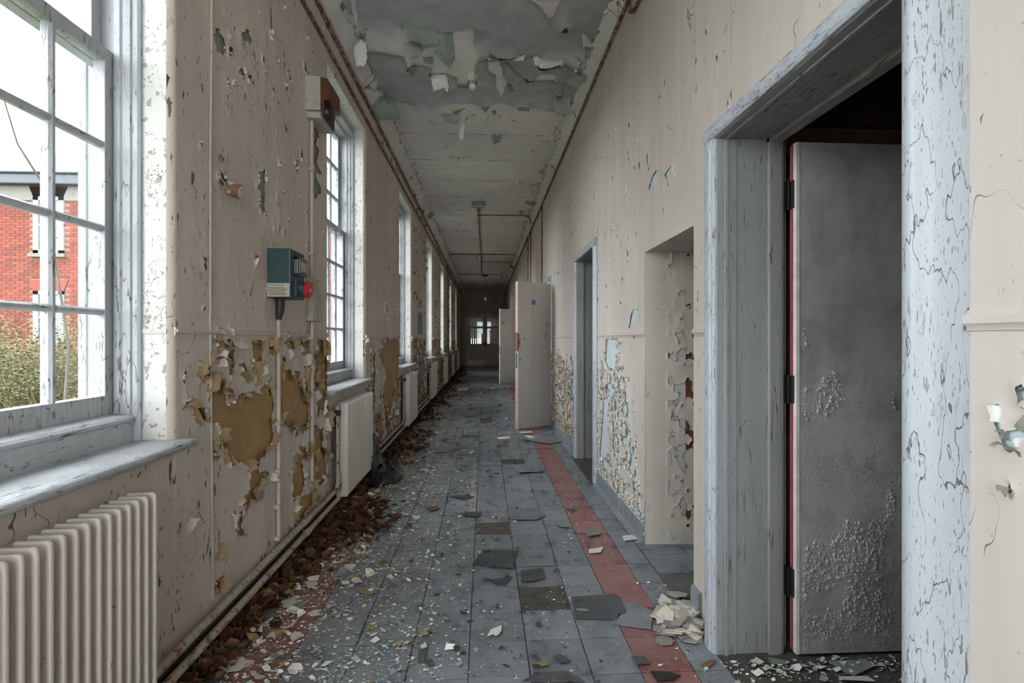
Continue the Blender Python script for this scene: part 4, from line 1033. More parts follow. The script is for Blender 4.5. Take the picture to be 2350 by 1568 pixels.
# loose broken tiles, traced where they lie
LT = [([(1312,1372),(1412,1368),(1424,1376),(1436,1404),(1432,1412),(1420,1413),(1416,1426),(1320,1423)], .012, 'tile_dark', 'large dark broken tile lying over the red band by the passage'),
      ([(1428,1380),(1470,1392),(1499,1408),(1494,1447),(1440,1440),(1396,1432),(1416,1424),(1430,1408)], .006, 'tile_grey', 'grey broken tile half under the dark one on the red band'),
      ([(1161,1181),(1230,1165),(1252,1186),(1232,1196),(1178,1196)], .014, 'tile_grey', 'loose grey tile tipped up beside the first missing tile'),
      ([(1085,1295),(1108,1263),(1191,1268),(1176,1308),(1130,1305)], .011, 'tile_dark', 'askew dark tile with rubble on top in the middle of the floor'),
      ([(1180,1286),(1190,1264),(1265,1258),(1272,1300),(1186,1303)], .007, 'tile_grey', 'lifted tile right of the askew dark tile'),
      ([(1195,1312),(1245,1305),(1252,1330),(1225,1336),(1196,1338)], .008, 'tile_dark', 'broken tile piece just above the bare dark square'),
      ([(1120,1332),(1150,1330),(1170,1322),(1172,1330),(1155,1346),(1142,1346)], .006, 'tile_dark', 'small jagged tile piece left of the bare dark square'),
      ([(1180,1078),(1240,1072),(1250,1084),(1192,1088)], .014, 'tile_grey', 'loose grey tile with a white chip behind it'),
      ([(1198,1568),(1230,1548),(1300,1544),(1340,1568)], .008, 'tile_dark', 'dark tile piece at the bottom edge of the picture'),
      ([(1520,1412),(1540,1404),(1562,1418),(1572,1440),(1545,1450),(1524,1445)], .014, 'tile_grey', 'round broken tile piece on the plaster heap by the doorway'),
      ([(1268,1512),(1285,1504),(1304,1514),(1308,1522),(1285,1527)], .010, 'tile_dark', 'dark broken chunk on the grey tiles left of the red band'),
      ([(1448,1512),(1478,1508),(1493,1528),(1460,1532)], .012, 'tile_dark', 'dark chunk on the near end of the red band'),
      ([(1492,1542),(1530,1545),(1562,1556),(1545,1566),(1508,1568)], .008, 'bell_black', 'black triangular shard at the near end of the red band'),
      ([(960,1500),(975,1485),(982,1485),(974,1523),(958,1523)], .006, 'tile_dark', 'narrow tile splinter on the near left tiles'),
      ([(978,1518),(992,1514),(994,1532),(978,1533)], .012, 'tile_dark', 'small black cube of rubble beside the narrow tile splinter'),
      ([(1240,995),(1290,1000),(1316,1010),(1262,1020),(1195,1010)], .010, 'tile_grey', 'curled tile in front of the splintered door'),
      ([(948,1032),(1010,1026),(1058,1030),(1040,1038),(1000,1040)], .014, 'tile_grey', 'lifted grey tile by the leaf litter, left of the corridor'),
      ([(1012,1028),(1060,1022),(1062,1030),(1030,1036)], .016, 'tile_grey', 'second lifted tile overlapping the one by the leaf litter'),
      ([(1058,1182),(1085,1176),(1106,1180),(1095,1190),(1070,1188)], .012, 'tile_dark', 'stack of tile shards left of the first missing tile'),
      ([(976,1168),(1000,1162),(1010,1168),(990,1176)], .008, 'tile_dark', 'cracked tile shard on the clean tiles, left of the middle'),
      ([(1035,1140),(1068,1138),(1090,1142),(1060,1148)], .010, 'tile_dark', 'thin shards by the pale tape line'),
      ([(1100,962),(1128,958),(1130,968),(1105,972)], .006, 'adhesive_bed', 'bare brown patch piece beyond the pale tape line'),
      ([(1052,950),(1082,948),(1106,952),(1070,958)], .012, 'tile_grey', 'lifted tile edge in the middle distance'),
      ([(985,958),(1024,952),(1028,960),(998,964)], .010, 'tile_grey', 'curled tile beside the leaves in the middle distance'),
      ([(1300,1165),(1320,1168),(1322,1174),(1302,1172)], .004, 'tile_dark', 'small shard on the red band')]
def loose(name, px, z, mat, label, cat, tilt=.010, thick=.004, group=None):
    pts = [onz(a, b_, .004) for a, b_ in px]; c = sum(pts, Vector()) / len(pts)
    rg = random.Random(label); tx, ty = rg.uniform(-1, 1) * tilt, rg.uniform(.3, 1) * tilt * 1.2
    m = MB(); n = len(pts); R = max((p - c).length for p in pts)
    zz = lambda p: max(0, z * .5 + (z * .5) * ((p.y - c.y) * -ty + (p.x - c.x) * tx) / (tilt * R))
    m.add([(p.x - c.x, p.y - c.y, .0036 + zz(p)) for p in pts] + [(p.x - c.x, p.y - c.y, .0036 + zz(p) + thick) for p in pts],
          [tuple(range(n))[::-1], tuple(range(n, 2 * n))] + [(i, (i + 1) % n, n + (i + 1) % n, n + i) for i in range(n)])
    o = m.build(name, mat, None, label=label, cat=cat, group=group); o.location = (c.x, c.y, 0); return o
for px, z, mat, lab in LT: loose('broken_tile', px, z, mat, lab, 'broken tile')
CH = [([(1118,1463),(1126,1446),(1146,1440),(1151,1438),(1151,1452),(1146,1460),(1138,1465),(1132,1460)], 'flake_white', 'white jagged paint chip on the near middle tiles'),
      ([(1230,1524),(1256,1520),(1262,1530),(1242,1535)], 'flake_tan', 'cream plaster chip left of the dark rubble chunk'),
      ([(505,1522),(530,1504),(560,1518),(585,1524),(548,1545),(500,1550)], 'flake_cream', 'large cream paint sheet in the near left leaves'),
      ([(560,1436),(600,1430),(615,1440),(580,1448)], 'flake_cream', 'pointed cream paint sheet on the leaves, beyond the large one'),
      ([(652,1380),(676,1370),(684,1385),(662,1402),(650,1398)], 'flake_cream', 'cream paint sheet leaning at the edge of the leaves'),
      ([(700,1335),(725,1330),(730,1345),(708,1358)], 'flake_white', 'pale paint sheet on the leaves below the conduit'),
      ([(818,1358),(850,1352),(866,1362),(838,1370)], 'flake_tan', 'tan plaster flake on the tiles beside the leaves'),
      ([(1318,1396),(1338,1388),(1352,1408),(1326,1406)], 'flake_green', 'green glass-like chip on the dark broken tile'),
      ([(1275,1205),(1300,1204),(1310,1212),(1290,1214)], 'flake_green', 'green-white chip left of the red band'),
      ([(1350,1262),(1385,1258),(1378,1272),(1352,1272)], 'flake_white', 'white flakes heaped on the red band'),
      ([(1340,1222),(1370,1215),(1380,1228),(1350,1236)], 'flake_green', 'green paint scrap on the red band'),
      ([(1428,1232),(1452,1228),(1464,1240),(1432,1246)], 'flake_white', 'white flake by the right skirting'),
      ([(1900,1520),(1990,1518),(2005,1535),(1960,1556),(1935,1545)], 'flake_green', 'large green paint sheet on the floor under the grey door'),
      ([(1925,1560),(1990,1552),(2010,1566),(1930,1568)], 'flake_white', 'white sheet at the near threshold'),
      ([(1762,1510),(1800,1520),(1806,1530),(1770,1528)], 'flake_green', 'rolled pale green paint at the foot of the jamb'),
      ([(1605,1532),(1620,1522),(1638,1515),(1642,1520),(1630,1536)], 'wood_block', 'curled brown bark-like chip at the foot of the casing'),
      ([(1247,995),(1268,988),(1275,993),(1255,1000)], 'flake_green', 'pale green paint sheet at the foot of the splintered door'),
      ([(1202,1002),(1250,998),(1258,1004),(1215,1008)], 'flake_white', 'white plaster strip in front of the splintered door'),
      ([(1140,1004),(1170,1003),(1172,1008),(1145,1010)], 'flake_white', 'white plaster strip in the middle of the corridor'),
      ([(1190,992),(1220,990),(1222,996),(1195,996)], 'flake_cream', 'cream paint sheet at the corner of the splintered door'),
      ([(1048,893),(1072,890),(1075,896),(1050,898)], 'flake_white', 'white crumpled scrap far down the corridor'),
      ([(868,1030),(890,1020),(905,1030),(880,1040)], 'flake_cream', 'cream plaster flake in the leaves beyond the bag')]
for px, mat, lab in CH: loose('plaster_chip', px, .012, mat, lab, 'paint chip', .012, .0015)

# plaster heap by the doorway
rg = random.Random(8); m = MB(); hp = empty('plaster_heap', (.9, 2.25, 0), label='heap of crumbled cream plaster against the pier by the doorway', cat='rubble')
for k in range(60):
    a, b_ = rg.uniform(1520, 1604), rg.uniform(1372, 1482)
    p = onz(a, b_, 0); R = rg.uniform(.015, .075); n = rg.randint(3, 6); z = .004 + .016 * rg.random()
    if p.x > .93: p.x = .93 - .03 * rg.random()
    pts = [(p.x - .9 + R * rg.uniform(.5, 1) * math.cos(2 * math.pi * i / n), p.y - 2.25 + R * rg.uniform(.5, 1) * math.sin(2 * math.pi * i / n), 0) for i in range(n)]
    tx, ty = rg.uniform(-.4, .4), rg.uniform(-.4, .4)
    mk = MB(); f = lambda q, h: (q[0], q[1], max(.0035, z + (q[0] - p.x + .9) * tx + (q[1] - p.y + 2.25) * ty) + h)
    mk.add([f(q, 0) for q in pts] + [f(q, .004) for q in pts], [tuple(range(n))[::-1], tuple(range(n, 2 * n))] + [(i, (i + 1) % n, n + (i + 1) % n, n + i) for i in range(n)])
    mk.build('plaster_piece', rg.choice(('flake_cream', 'flake_taupe', 'flake_taupe', 'plaster_greygreen')), hp)

# leaves ----------------------------------------------------------------------
def leaf_geo(seed):
    rg = random.Random(seed); n = 7; L = 1.0; V = []; Fq = []
    bend = rg.uniform(-.9, 1.4); fold = rg.uniform(.2, .8); lob = rg.choice((0, .35))
    for i in range(n + 1):
        t_ = i / n; w = .36 * math.sin(math.pi * min(1, t_ * .96 + .03)) ** .8 * (1 + lob * math.cos(t_ * 18)); x = (t_ - .5) * L * (1 - .1 * abs(bend))
        zc_ = .22 * bend * (t_ - .5) ** 2 * 2 + .03 * rg.random()
        for sgn in (-1, 0, 1): V.append((x, sgn * w, zc_ + abs(sgn) * w * fold * rg.uniform(.6, 1.2)))
    for i in range(n):
        for k in range(2): Fq.append((i * 3 + k, (i + 1) * 3 + k, (i + 1) * 3 + k + 1, i * 3 + k + 1))
    V = np.array(V); V[:, 2] -= V[:, 2].min(); return V, Fq
LF = [leaf_geo(s) for s in range(8)]; LFM = []
for V, Fq in LF:
    me = bpy.data.meshes.new('dry_leaf'); me.from_pydata(V.tolist(), [], Fq); me.materials.append(MAT['leaf_brown']); LFM.append(me)
    for p in me.polygons: p.use_smooth = True
def leaf_spot(rg, near):
    y = rg.uniform(1.75, 4.4) if near else (3.2 + 18 * rg.random() ** 1.5)
    dens = .45 + .55 * (fbm(np.array([y * 1.1]), np.array([3.3]), 6, 2)[0] > .42)
    w = (.22 + .06 * math.sin(y * 2.3) + .012 * max(0, y - 6)) * dens
    x = XL + .045 + abs(rg.gauss(0, w * .62))
    if 4.0 < y < 4.75 and x < -.55: x = XL + .04 + .1 * rg.random()
    z = max(.004, .06 * math.exp(-((x - XL) / .22) ** 2) * rg.random())
    return x, y, z
rg = random.Random(21)
for k in range(290):
    x, y, z = leaf_spot(rg, k < 215)
    o = bpy.data.objects.new('dry_leaf', LFM[rg.randrange(8)]); COL.objects.link(o)
    s_ = rg.uniform(.045, .085); o.scale = (s_, s_, s_); o.location = (x, y, z); o.rotation_euler = (rg.uniform(-.5, .5), rg.uniform(-.5, .5), rg.uniform(0, 6.3))
    tag(o, 'dry brown fallen leaf lying along the foot of the window wall', 'leaf', 'dry leaves along the window wall')
VV = []; FQ = []; CC = []; b_ = 0
for k in range(2600):
    x, y, z = leaf_spot(rg, k < 700); V, Fq = LF[rg.randrange(8)]; s_ = rg.uniform(.035, .08)
    e = Matrix.Rotation(rg.uniform(0, 6.3), 3, 'Z') @ Matrix.Rotation(rg.uniform(-.6, .6), 3, 'X') @ Matrix.Rotation(rg.uniform(-.6, .6), 3, 'Y')
    P_ = (V * s_) @ np.array(e).T; P_[:, 2] -= P_[:, 2].min(); P_ += np.array([x, y, z * .8 + .003])
    VV.append(P_); FQ += [tuple(i + b_ for i in q) for q in Fq]; b_ += len(V)
    c_ = [(.085, .029, .013), (.12, .046, .02), (.055, .022, .012), (.22, .13, .06), (.04, .025, .016)][rg.choices(range(5), (4, 3, 4, 1, 2))[0]]; CC.append(np.tile(c_, (len(V), 1)))
np_mesh('leaf_litter', np.concatenate(VV), FQ, ('attr_leaves',), None, np.concatenate(CC), label='litter of smaller brown leaves along the foot of the window wall', cat='leaves', kind='stuff', smooth=True)

# paint-chip litter -------------------------------------------------------------
def chips(name, n, spot, size, label, seed, cols, weights):
    rg = random.Random(seed); V = []; Fq = []; C_ = []
    for k in range(n):
        x, y = spot(rg); s_ = size(rg); a0 = rg.uniform(0, 6.3); nn = rg.choice((3, 4, 4, 5)); b_ = len(V); tx, ty = rg.uniform(-.4, .4), rg.uniform(-.4, .4)
        c_ = rg.choices(cols, weights)[0]; sh = rg.uniform(.75, 1.1)
        for i in range(nn):
            r_ = s_ * rg.uniform(.5, 1); a_ = a0 + 2 * math.pi * i / nn; dx, dy = r_ * math.cos(a_), r_ * math.sin(a_) * rg.uniform(.5, 1)
            V.append((x + dx, y + dy, .0045 + s_ * .35 + dx * tx + dy * ty)); C_.append(tuple(q * sh for q in c_))
        Fq.append(tuple(range(b_, b_ + nn)))
    return np_mesh(name, V, Fq, ('attr_debris',), None, np.array(C_), label=label, cat='debris', kind='stuff')
WH, CRM, MINT, TAN, GRY, DK = (.84, .83, .80), (.72, .65, .56), (.48, .62, .56), (.36, .25, .12), (.30, .30, .30), (.04, .038, .036)
def sp_left(rg):
    while True:
        y = 1.5 + 9 * rg.random() ** 1.5; x = -.95 + abs(rg.gauss(0, .38))
        if x < .5 and rg.random() < .35 + .9 * vnoise(np.array([x * 4]), np.array([y * 3]), 5)[0] ** 2: return x, y
def sp_all(rg):
    while True:
        y = 1.5 + 12 * rg.random() ** 1.6; x = rg.uniform(-1.0, .93)
        if rg.random() < vnoise(np.array([x * 5]), np.array([y * 4]), 8)[0] ** 2 + .1: return x, y
chips('paint_chip_litter', 24000, sp_left, lambda r: min(.028, .0028 + r.expovariate(240)), 'small pale and mint paint chips strewn over the left half of the floor', 2, [WH, CRM, MINT, TAN, GRY], (5, 4, 3, 1, 2))
chips('fine_paint_litter', 13000, sp_all, lambda r: min(.014, .0019 + r.expovariate(420)), 'fine white paint crumbs scattered over the whole floor', 3, [WH, CRM, MINT, GRY, DK], (5, 2, 2, 2, 2))
def sp_door(rg): return rg.uniform(.95, 1.75), 1.60 + abs(rg.gauss(.28, .14))
chips('doorway_litter', 520, lambda r: (r.uniform(.90, 1.7), 1.92 - abs(r.gauss(0, .13))), lambda r: min(.032, .0025 + r.expovariate(190)), 'pale and green paint scraps on the floor of the near doorway', 4, [WH, CRM, MINT, GRY], (4, 3, 4, 2))
def sp_far(rg):
    y = 5.5 + 12 * rg.random(); return rg.uniform(-.8, .8), y
chips('tile_crumb_litter', 700, sp_far, lambda r: min(.07, .012 + r.expovariate(60)), 'dark tile crumbs and shards scattered down the corridor', 6, [DK, (.08, .085, .095), GRY, WH], (4, 5, 1, 1))
chips('near_tile_crumbs', 320, lambda r: (r.gauss(.1, .3), r.uniform(1.8, 5.6)), lambda r: min(.03, .006 + r.expovariate(120)), 'dark tile crumbs scattered on the near tiles', 16, [DK, (.07, .075, .085)], (1, 1))
# individual bigger pale flakes among the leaves
rg = random.Random(33); FCM = {}
for k in range(150):
    near = k < 110; y = rg.uniform(1.75, 4.2) if near else rg.uniform(4.8, 9); x = -.98 + abs(rg.gauss(.12, .22))
    s_ = rg.uniform(.02, .045); vi = rg.randrange(6); mt = rg.choice(('flake_cream', 'flake_cream', 'flake_white', 'flake_tan', 'flake_green'))
    if (vi, mt) not in FCM:
        r2 = random.Random(vi); n = r2.randint(5, 8); pts = [(r2.uniform(.5, 1.1) * math.cos(2 * math.pi * i / n), r2.uniform(.4, .9) * math.sin(2 * math.pi * i / n)) for i in range(n)]
        cv = r2.uniform(.1, .5); V = [(a, c, cv * (a * a)) for a, c in pts] + [(0, 0, 0)] + [(a, c, cv * a * a - .05) for a, c in pts] + [(0, 0, -.05)]
        Fq = [(i, (i + 1) % n, n) for i in range(n)] + [((i + 1) % n + n + 1, i + n + 1, 2 * n + 1) for i in range(n)] + [(i, i + n + 1, (i + 1) % n + n + 1, (i + 1) % n) for i in range(n)]
        me = bpy.data.meshes.new('fallen_flake'); me.from_pydata(V, [], Fq); me.materials.append(MAT[mt]); FCM[(vi, mt)] = me
    o = bpy.data.objects.new('fallen_flake', FCM[(vi, mt)]); COL.objects.link(o); o.scale = (s_,) * 3; o.location = (x, y, .012 + .03 * rg.random() * math.exp(-((x - XL) / .25) ** 2)); o.rotation_euler = (rg.uniform(-.4, .4), rg.uniform(-.4, .4), rg.uniform(0, 6.3))
    cn = {'flake_cream': 'cream', 'flake_white': 'white', 'flake_tan': 'tan', 'flake_green': 'dull green'}[mt]
    tag(o, '%s fallen paint flake lying among the leaves %s' % (cn, 'in the near left foreground' if near else 'beyond the black bag'), 'paint flake', '%s paint flakes %s' % (cn, 'in the near leaves' if near else 'in the far leaves'))
# a split cardboard wedge and a hose end in the leaves
loose('cardboard_piece', [(652, 1302), (672, 1294), (716, 1306), (700, 1316), (660, 1314)], .03, 'card_brown', 'striped cardboard piece on the leaves by the skirting', 'cardboard', .02, .006)
p = onz(1024, 925, .02); q = onz(1034, 934, .012)
MB().tube([(p.x - .12, p.y + .2, .03), p, q], .018, 8).build('hose_end', 'hose_black', None, label='short black hose end lying in the far leaves', cat='hose', smooth=True)

# pale tape line on the floor
p0, p1 = onz(1085, 1175, .0034), onz(1098, 1065, .0034)
part('tape_line', 'lamp_glass', floor, lambda m: m.box(p0.x - .028, p0.x + .022, p0.y, p1.y, .003, .0036))

# ================================================================= RADIATORS AND HEATING PIPES
def make_radiator(nf=23):
    r = empty('radiator', (0, 0, 0)); P_ = .0368; L = (nf - 1) * P_
    fin = [(-1.064, .118), (-1.060, .110), (-.990, .110), (-.981, .122), (-.979, .14), (-.979, .765), (-.981, .778), (-.990, .784), (-1.060, .784), (-1.064, .776)]
    me = None
    for i in range(nf):
        y = -i * P_
        if me is None:
            f = part('fin', 'radiator_paint', r, lambda m: m.prism(fin, 'y', -.0055, .0055), bev=.004, smooth=True); me = f.data
        else:
            f = bpy.data.objects.new('fin', me); COL.objects.link(f); f.parent = r
        f.location = (0, y, 0)
    part('water_plate', 'radiator_paint', r, lambda m: m.box(-1.066, -1.050, -L, 0, .13, .755).box(-1.075, -1.042, -L, 0, .70, .745).box(-1.075, -1.042, -L, 0, .15, .195), bev=.004)
    v = part('valve', 'iron', r, lambda m: m.lathe([(.018, 0), (.020, .01), (.020, .032), (.012, .038)], (-1.035, -L - .075, .705), Vector((0, 0, 1)), 14).tube([(-1.035, -L - .075, .715), (-1.045, -L, .715)], .011, 8), smooth=True)
    part('valve_cap', 'pipe_paint', v, lambda m: m.lathe([(.015, 0), (.017, .008), (.017, .035), (.010, .042)], (-1.035, -L - .075, .744), Vector((0, 0, 1)), 14), smooth=True)
    part('riser_pipe', 'pipe_paint', r, lambda m: m.tube([(-1.035, -L - .075, .71), (-1.035, -L - .075, .42), (-1.035, -L - .072, .33), (-1.03, -L - .045, .25), (-1.03, -L - .03, .21), (-1.035, -L - .028, .16), (-1.05, -L - .028, .10)], .011, 10), smooth=True)
    part('return_pipe', 'pipe_paint', r, lambda m: m.tube([(-1.052, .0, .172), (-1.052, .05, .172), (-1.056, .06, .155)], .011, 8), smooth=True)
    return r
RL = ['near ribbed cream radiator under the closest window', 'ribbed cream radiator with a dark valve beside the black bag', 'third radiator along the window wall, left of the lower green panel', 'fourth radiator along the window wall', 'fifth radiator along the window wall', 'sixth radiator along the window wall', 'last small radiator before the end wall']
rad = make_radiator()
for i, f in enumerate(WIN_FAR):
    o = rad if i == 0 else copy_tree(rad)
    o.location = (0, f - .285 + (.04 if i else 0), 0); tag(o, RL[i], 'radiator', 'radiators under the windows')
def clip(m, c, y, r): m.box(c[0] - r - .004, c[0] + r + .003, y - .008, y + .008, c[1] - r - .003, c[1] + r + .003)
for nm, (x, z), lab in (('heating_pipe', (-1.062, .160), 'upper rust-spotted heating pipe along the window wall'), ('heating_pipe', (-1.050, .098), 'lower rust-spotted heating pipe just above the skirting')):
    rt = empty(nm, (0, 0, 0), label=lab, cat='pipe', group='heating pipes')
    part('pipe_run', 'pipe_paint', rt, lambda m: m.tube([(x, YB + .02, z), (x, 8, z), (x, YE - .02, z)], .0165, 12), smooth=True)
    for y in (2.55, 3.75, 5.4, 6.9, 8.4): part('pipe_bracket', 'iron', rt, lambda m: m.box(XL - .001, x, y - .006, y + .006, z - .022, z - .014).box(x - .019, x + .019, y - .008, y + .008, z - .021, z - .013), bev=.001)
    for y in (3.10, 5.05, 6.5): part('pipe_coupling', 'pipe_paint', rt, lambda m: m.tube([(x, y - .03, z), (x, y + .03, z)], .021, 12), smooth=True)

# ================================================================= LEFT WALL FITTINGS
def conduit(name, pts, r, mat, label, cat='conduit', clips=()):
    rt = empty(name, (0, 0, 0), label=label, cat=cat)
    part('tube', mat, rt, lambda m: m.tube(pts, r, 10), smooth=True)
    for c in clips: part('saddle', 'conduit_paint', rt, lambda m: m.box(XL, XL + r * 2.2 + .004, c[0] - .022, c[0] + .022, c[1] - .011, c[1] + .011), bev=.003)
    return rt
conduit('cable', [(XL + .004, 2.125, 3.4), (XL + .005, 2.118, 2.4), (XL + .006, 2.106, 1.95), (XL + .006, 2.108, 1.85), (XL + .005, 2.108, 1.3), (XL + .005, 2.118, .8), (XL + .005, 2.128, .19)], .005, 'conduit_paint', 'thin painted cable running down the wall beside the near window', 'cable')
conduit('conduit_pipe', [(XL + .014, 2.765, 1.36), (XL + .014, 2.765, .18)], .011, 'conduit_paint', 'painted conduit pipe dropping from the green socket box', clips=((2.765, 1.245), (2.765, .80), (2.765, .55), (2.765, .36), (2.765, .195)))
conduit('conduit_pipe', [(XL + .014, 3.285, 2.66), (XL + .014, 3.285, 1.62)], .012, 'conduit_paint', 'painted conduit pipe between the bell box and the ribbed junction box', clips=((3.285, 2.31), (3.285, 1.78)))
conduit('conduit_pipe', [(XL + .014, 3.29, 1.36), (XL + .014, 3.29, .35)], .012, 'conduit_paint', 'painted conduit pipe below the ribbed junction box', clips=((3.29, 1.25),))
conduit('wall_conduit', [(XL + .016, YB, 3.275), (XL + .016, 5, 3.27), (XL + .016, 10, 3.275), (XL + .016, YE, 3.27)], .012, 'rusty_conduit', 'rusty conduit running the length of the window wall')
conduit('wall_conduit', [(XR - .018, YB, 3.50), (XR - .018, 6, 3.495), (XR - .018, 12, 3.50), (XR - .018, YE, 3.5)], .013, 'rusty_conduit', 'rusty conduit under the ceiling along the door wall')
conduit('conduit_branch', [(XR - .018, 3.35, 3.49), (XR - .016, 3.32, 3.40), (XR - .016, 3.25, 3.35), (XR - .016, 2.9, 3.33)], .012, 'rusty_conduit', 'short rusty branch joining the conduit at the top right')
for y, zb, lab in ((8.54, 2.20, 'rusty vertical conduit above the splintered door'), (10.6, 2.1, 'second rusty vertical conduit on the door wall'), (11.3, 1.9, 'third rusty vertical conduit on the door wall')):
    conduit('wall_conduit', [(XR - .012, y, 3.49), (XR - .012, y, zb)], .011, 'rusty_conduit', lab)

# green socket box
gx0 = XL; gx1 = -.985; gy0, gy1, gz0, gz1 = 2.655, 2.86, 1.455, 1.705
gb = empty('socket_box', (XL, gy0, gz0), label='dark green wall socket box with grey window lid and red cap', cat='socket box')
def lp(name, mat, root, fn, **kw):
    m = MB(); fn(m); off = Vector(root.location); m.v = [tuple(Vector(p) - off) for p in m.v]; return m.build(name, mat, root, **kw)
lp('box_body', 'box_green', gb, lambda m: m.box(gx0, gx1, gy0, gy1, gz0, gz1), bev=.006)
lp('window_lid', 'lid_grey', gb, lambda m: m.box(gx1, gx1 + .022, gy0 + .045, gy1 - .015, 1.575, 1.672).box(gx1 + .022, gx1 + .028, gy0 + .06, gy1 - .03, 1.585, 1.662), bev=.004)
lp('lid_pane', 'lamp_glass', gb, lambda m: m.box(gx1 + .027, gx1 + .0295, gy0 + .085, gy1 - .05, 1.60, 1.648), bev=.001)
lp('lid_hinge', 'iron', gb, lambda m: m.box(gx1, gx1 + .026, gy0 + .045, gy0 + .062, 1.655, 1.676).box(gx1, gx1 + .026, gy0 + .045, gy0 + .062, 1.573, 1.585), bev=.002)
so = lp('socket_collar', 'box_green', gb, lambda m: m.box(gx1, gx1 + .012, gy0 + .05, gy1 - .025, 1.468, 1.555).lathe([(.038, .01), (.036, .045)], (gx1, gy0 + .115, 1.512), Vector((1, 0, -.15)), 20), bev=.002, smooth=True)
cap = lp('socket_cap', 'cap_red', gb, lambda m: m.lathe([(.040, .040), (.045, .044), (.046, .058), (.038, .063)], (gx1, gy0 + .115, 1.512), Vector((1, 0, -.15)), 22), smooth=True)
m = MB().lathe([(.012, .0632), (.012, .064)], (gx1, gy0 + .115, 1.512), Vector((1, 0, -.15)), 4); m.v = [tuple(Vector(p) - Vector(gb.location)) for p in m.v]; m.build('cap_emblem', 'sign_white', gb)
ll = lp('warning_label', 'label_cream', gb, lambda m: m.box(gx0 + .002, gx1 - .003, gy0 - .0012, gy0, gz0 + .004, gz0 + .072))
def lettering(txt, size, loc, rot, mat, parent, name='lettering', ext=.0003, spacing=1.0):
    cu = bpy.data.curves.new('t', 'FONT'); cu.body = txt; cu.size = size; cu.space_line = spacing; cu.align_x = 'LEFT'
    tm = bpy.data.objects.new('t', cu); COL.objects.link(tm); bpy.context.view_layer.update()
    me = bpy.data.meshes.new_from_object(tm.evaluated_get(bpy.context.evaluated_depsgraph_get())); bpy.data.objects.remove(tm)
    o = obj(name, me, parent, (mat,)); o.location = Vector(loc) - (Vector(parent.location) if parent else Vector()); o.rotation_euler = rot; return o
lettering('IMPORTANT', .0135, (gx0 + .012, gy0 - .0018, gz0 + .057), (math.pi / 2, 0, 0), 'print_dark', gb)
for k in range(6):
    lp('label_print', 'print_dark', gb, lambda m: m.box(gx0 + .008, gx1 - .018 - .012 * (k % 3 == 2), gy0 - .0016, gy0 - .001, gz0 + .012 + k * .0072, gz0 + .0145 + k * .0072))
lp('cable_sleeve', 'sleeve_dark', gb, lambda m: m.tube([(XL + .022, 2.765, 1.456), (XL + .022, 2.765, 1.40), (XL + .018, 2.765, 1.37), (XL + .014, 2.765, 1.345)], [.024, .023, .018, .013], 12), smooth=True)

# ribbed junction box
jb = empty('junction_box', (XL, 3.29, 1.36), label='ribbed cream junction box on the conduit pipe', cat='junction box')
lp('box_body', 'box_cream', jb, lambda m: m.box(XL, XL + .045, 3.225, 3.375, 1.355, 1.625), bev=.012, smooth=True)
for k in range(3): lp('rib', 'box_cream', jb, lambda m: m.box(XL + .043, XL + .051, 3.245 + k * .042, 3.27 + k * .042, 1.375, 1.605), bev=.003)

# bell box and brown bell
bb = empty('bell_box', (XL, 3.25, 2.62), label='cream box with brown bell cover high on the window wall', cat='bell')
lp('box_body', 'box_cream', bb, lambda m: m.box(XL, XL + .092, 3.205, 3.46, 2.655, 2.865).box(XL, XL + .095, 3.23, 3.48, 2.615, 2.655), bev=.003)
bx = XL + .092
cv = lp('bell_cover', 'bell_brown', bb, lambda m: m.prism([(bx, 2.86), (bx, 2.62), (bx + .016, 2.62), (bx + .018, 2.72), (bx + .052, 2.72), (bx + .052, 2.83), (bx + .040, 2.855)], 'y', 3.215, 3.45), bev=.004)
lp('bell_gong', 'bell_black', bb, lambda m: m.lathe([(.052, .0), (.052, .012), (.044, .026), (.022, .034)], (bx + .012, 3.30, 2.675), Vector((1, 0, 0)), 24), smooth=True)
lp('wire_loop', 'iron', bb, lambda m: m.tube([(XL + .045, 3.25, 2.865), (XL + .05, 3.25, 2.885), (XL + .062, 3.25, 2.892), (XL + .075, 3.25, 2.885), (XL + .082, 3.25, 2.865)], .002, 6))

# stub of a cut wooden fixing with wires
p = onx(520, 432, XL)
st = empty('wire_stub', (XL, p.y, p.z), label='cut round wooden stub with two wires, left of the long scar', cat='fixing')
ax = Vector((1, .15, -.25))
lp('stub_block', 'wood_block', st, lambda m: m.lathe([(.020, .0), (.026, .02), (.030, .048), (.031, .058)], p, ax, 18), smooth=True)
lp('stub_face', 'flake_cream', st, lambda m: m.lathe([(.027, .058), (.027, .0598)], p, ax, 18))
for s_ in (1, -1):
    a = p + Vector((.012, -.02, .018 * s_)); lp('porcelain_cap', 'conduit_paint', st, lambda m: m.tube([a, a + Vector((.018, .022, -.002))], .010, 10), smooth=True)
    lp('wire', 'wire_grey', st, lambda m: m.tube([(XL + .005, p.y - .088, p.z + .035 + .03 * s_), (XL + .01, p.y - .07, p.z + .022), (XL + .012, p.y - .045, p.z + .012), a], .0035, 6), smooth=True)

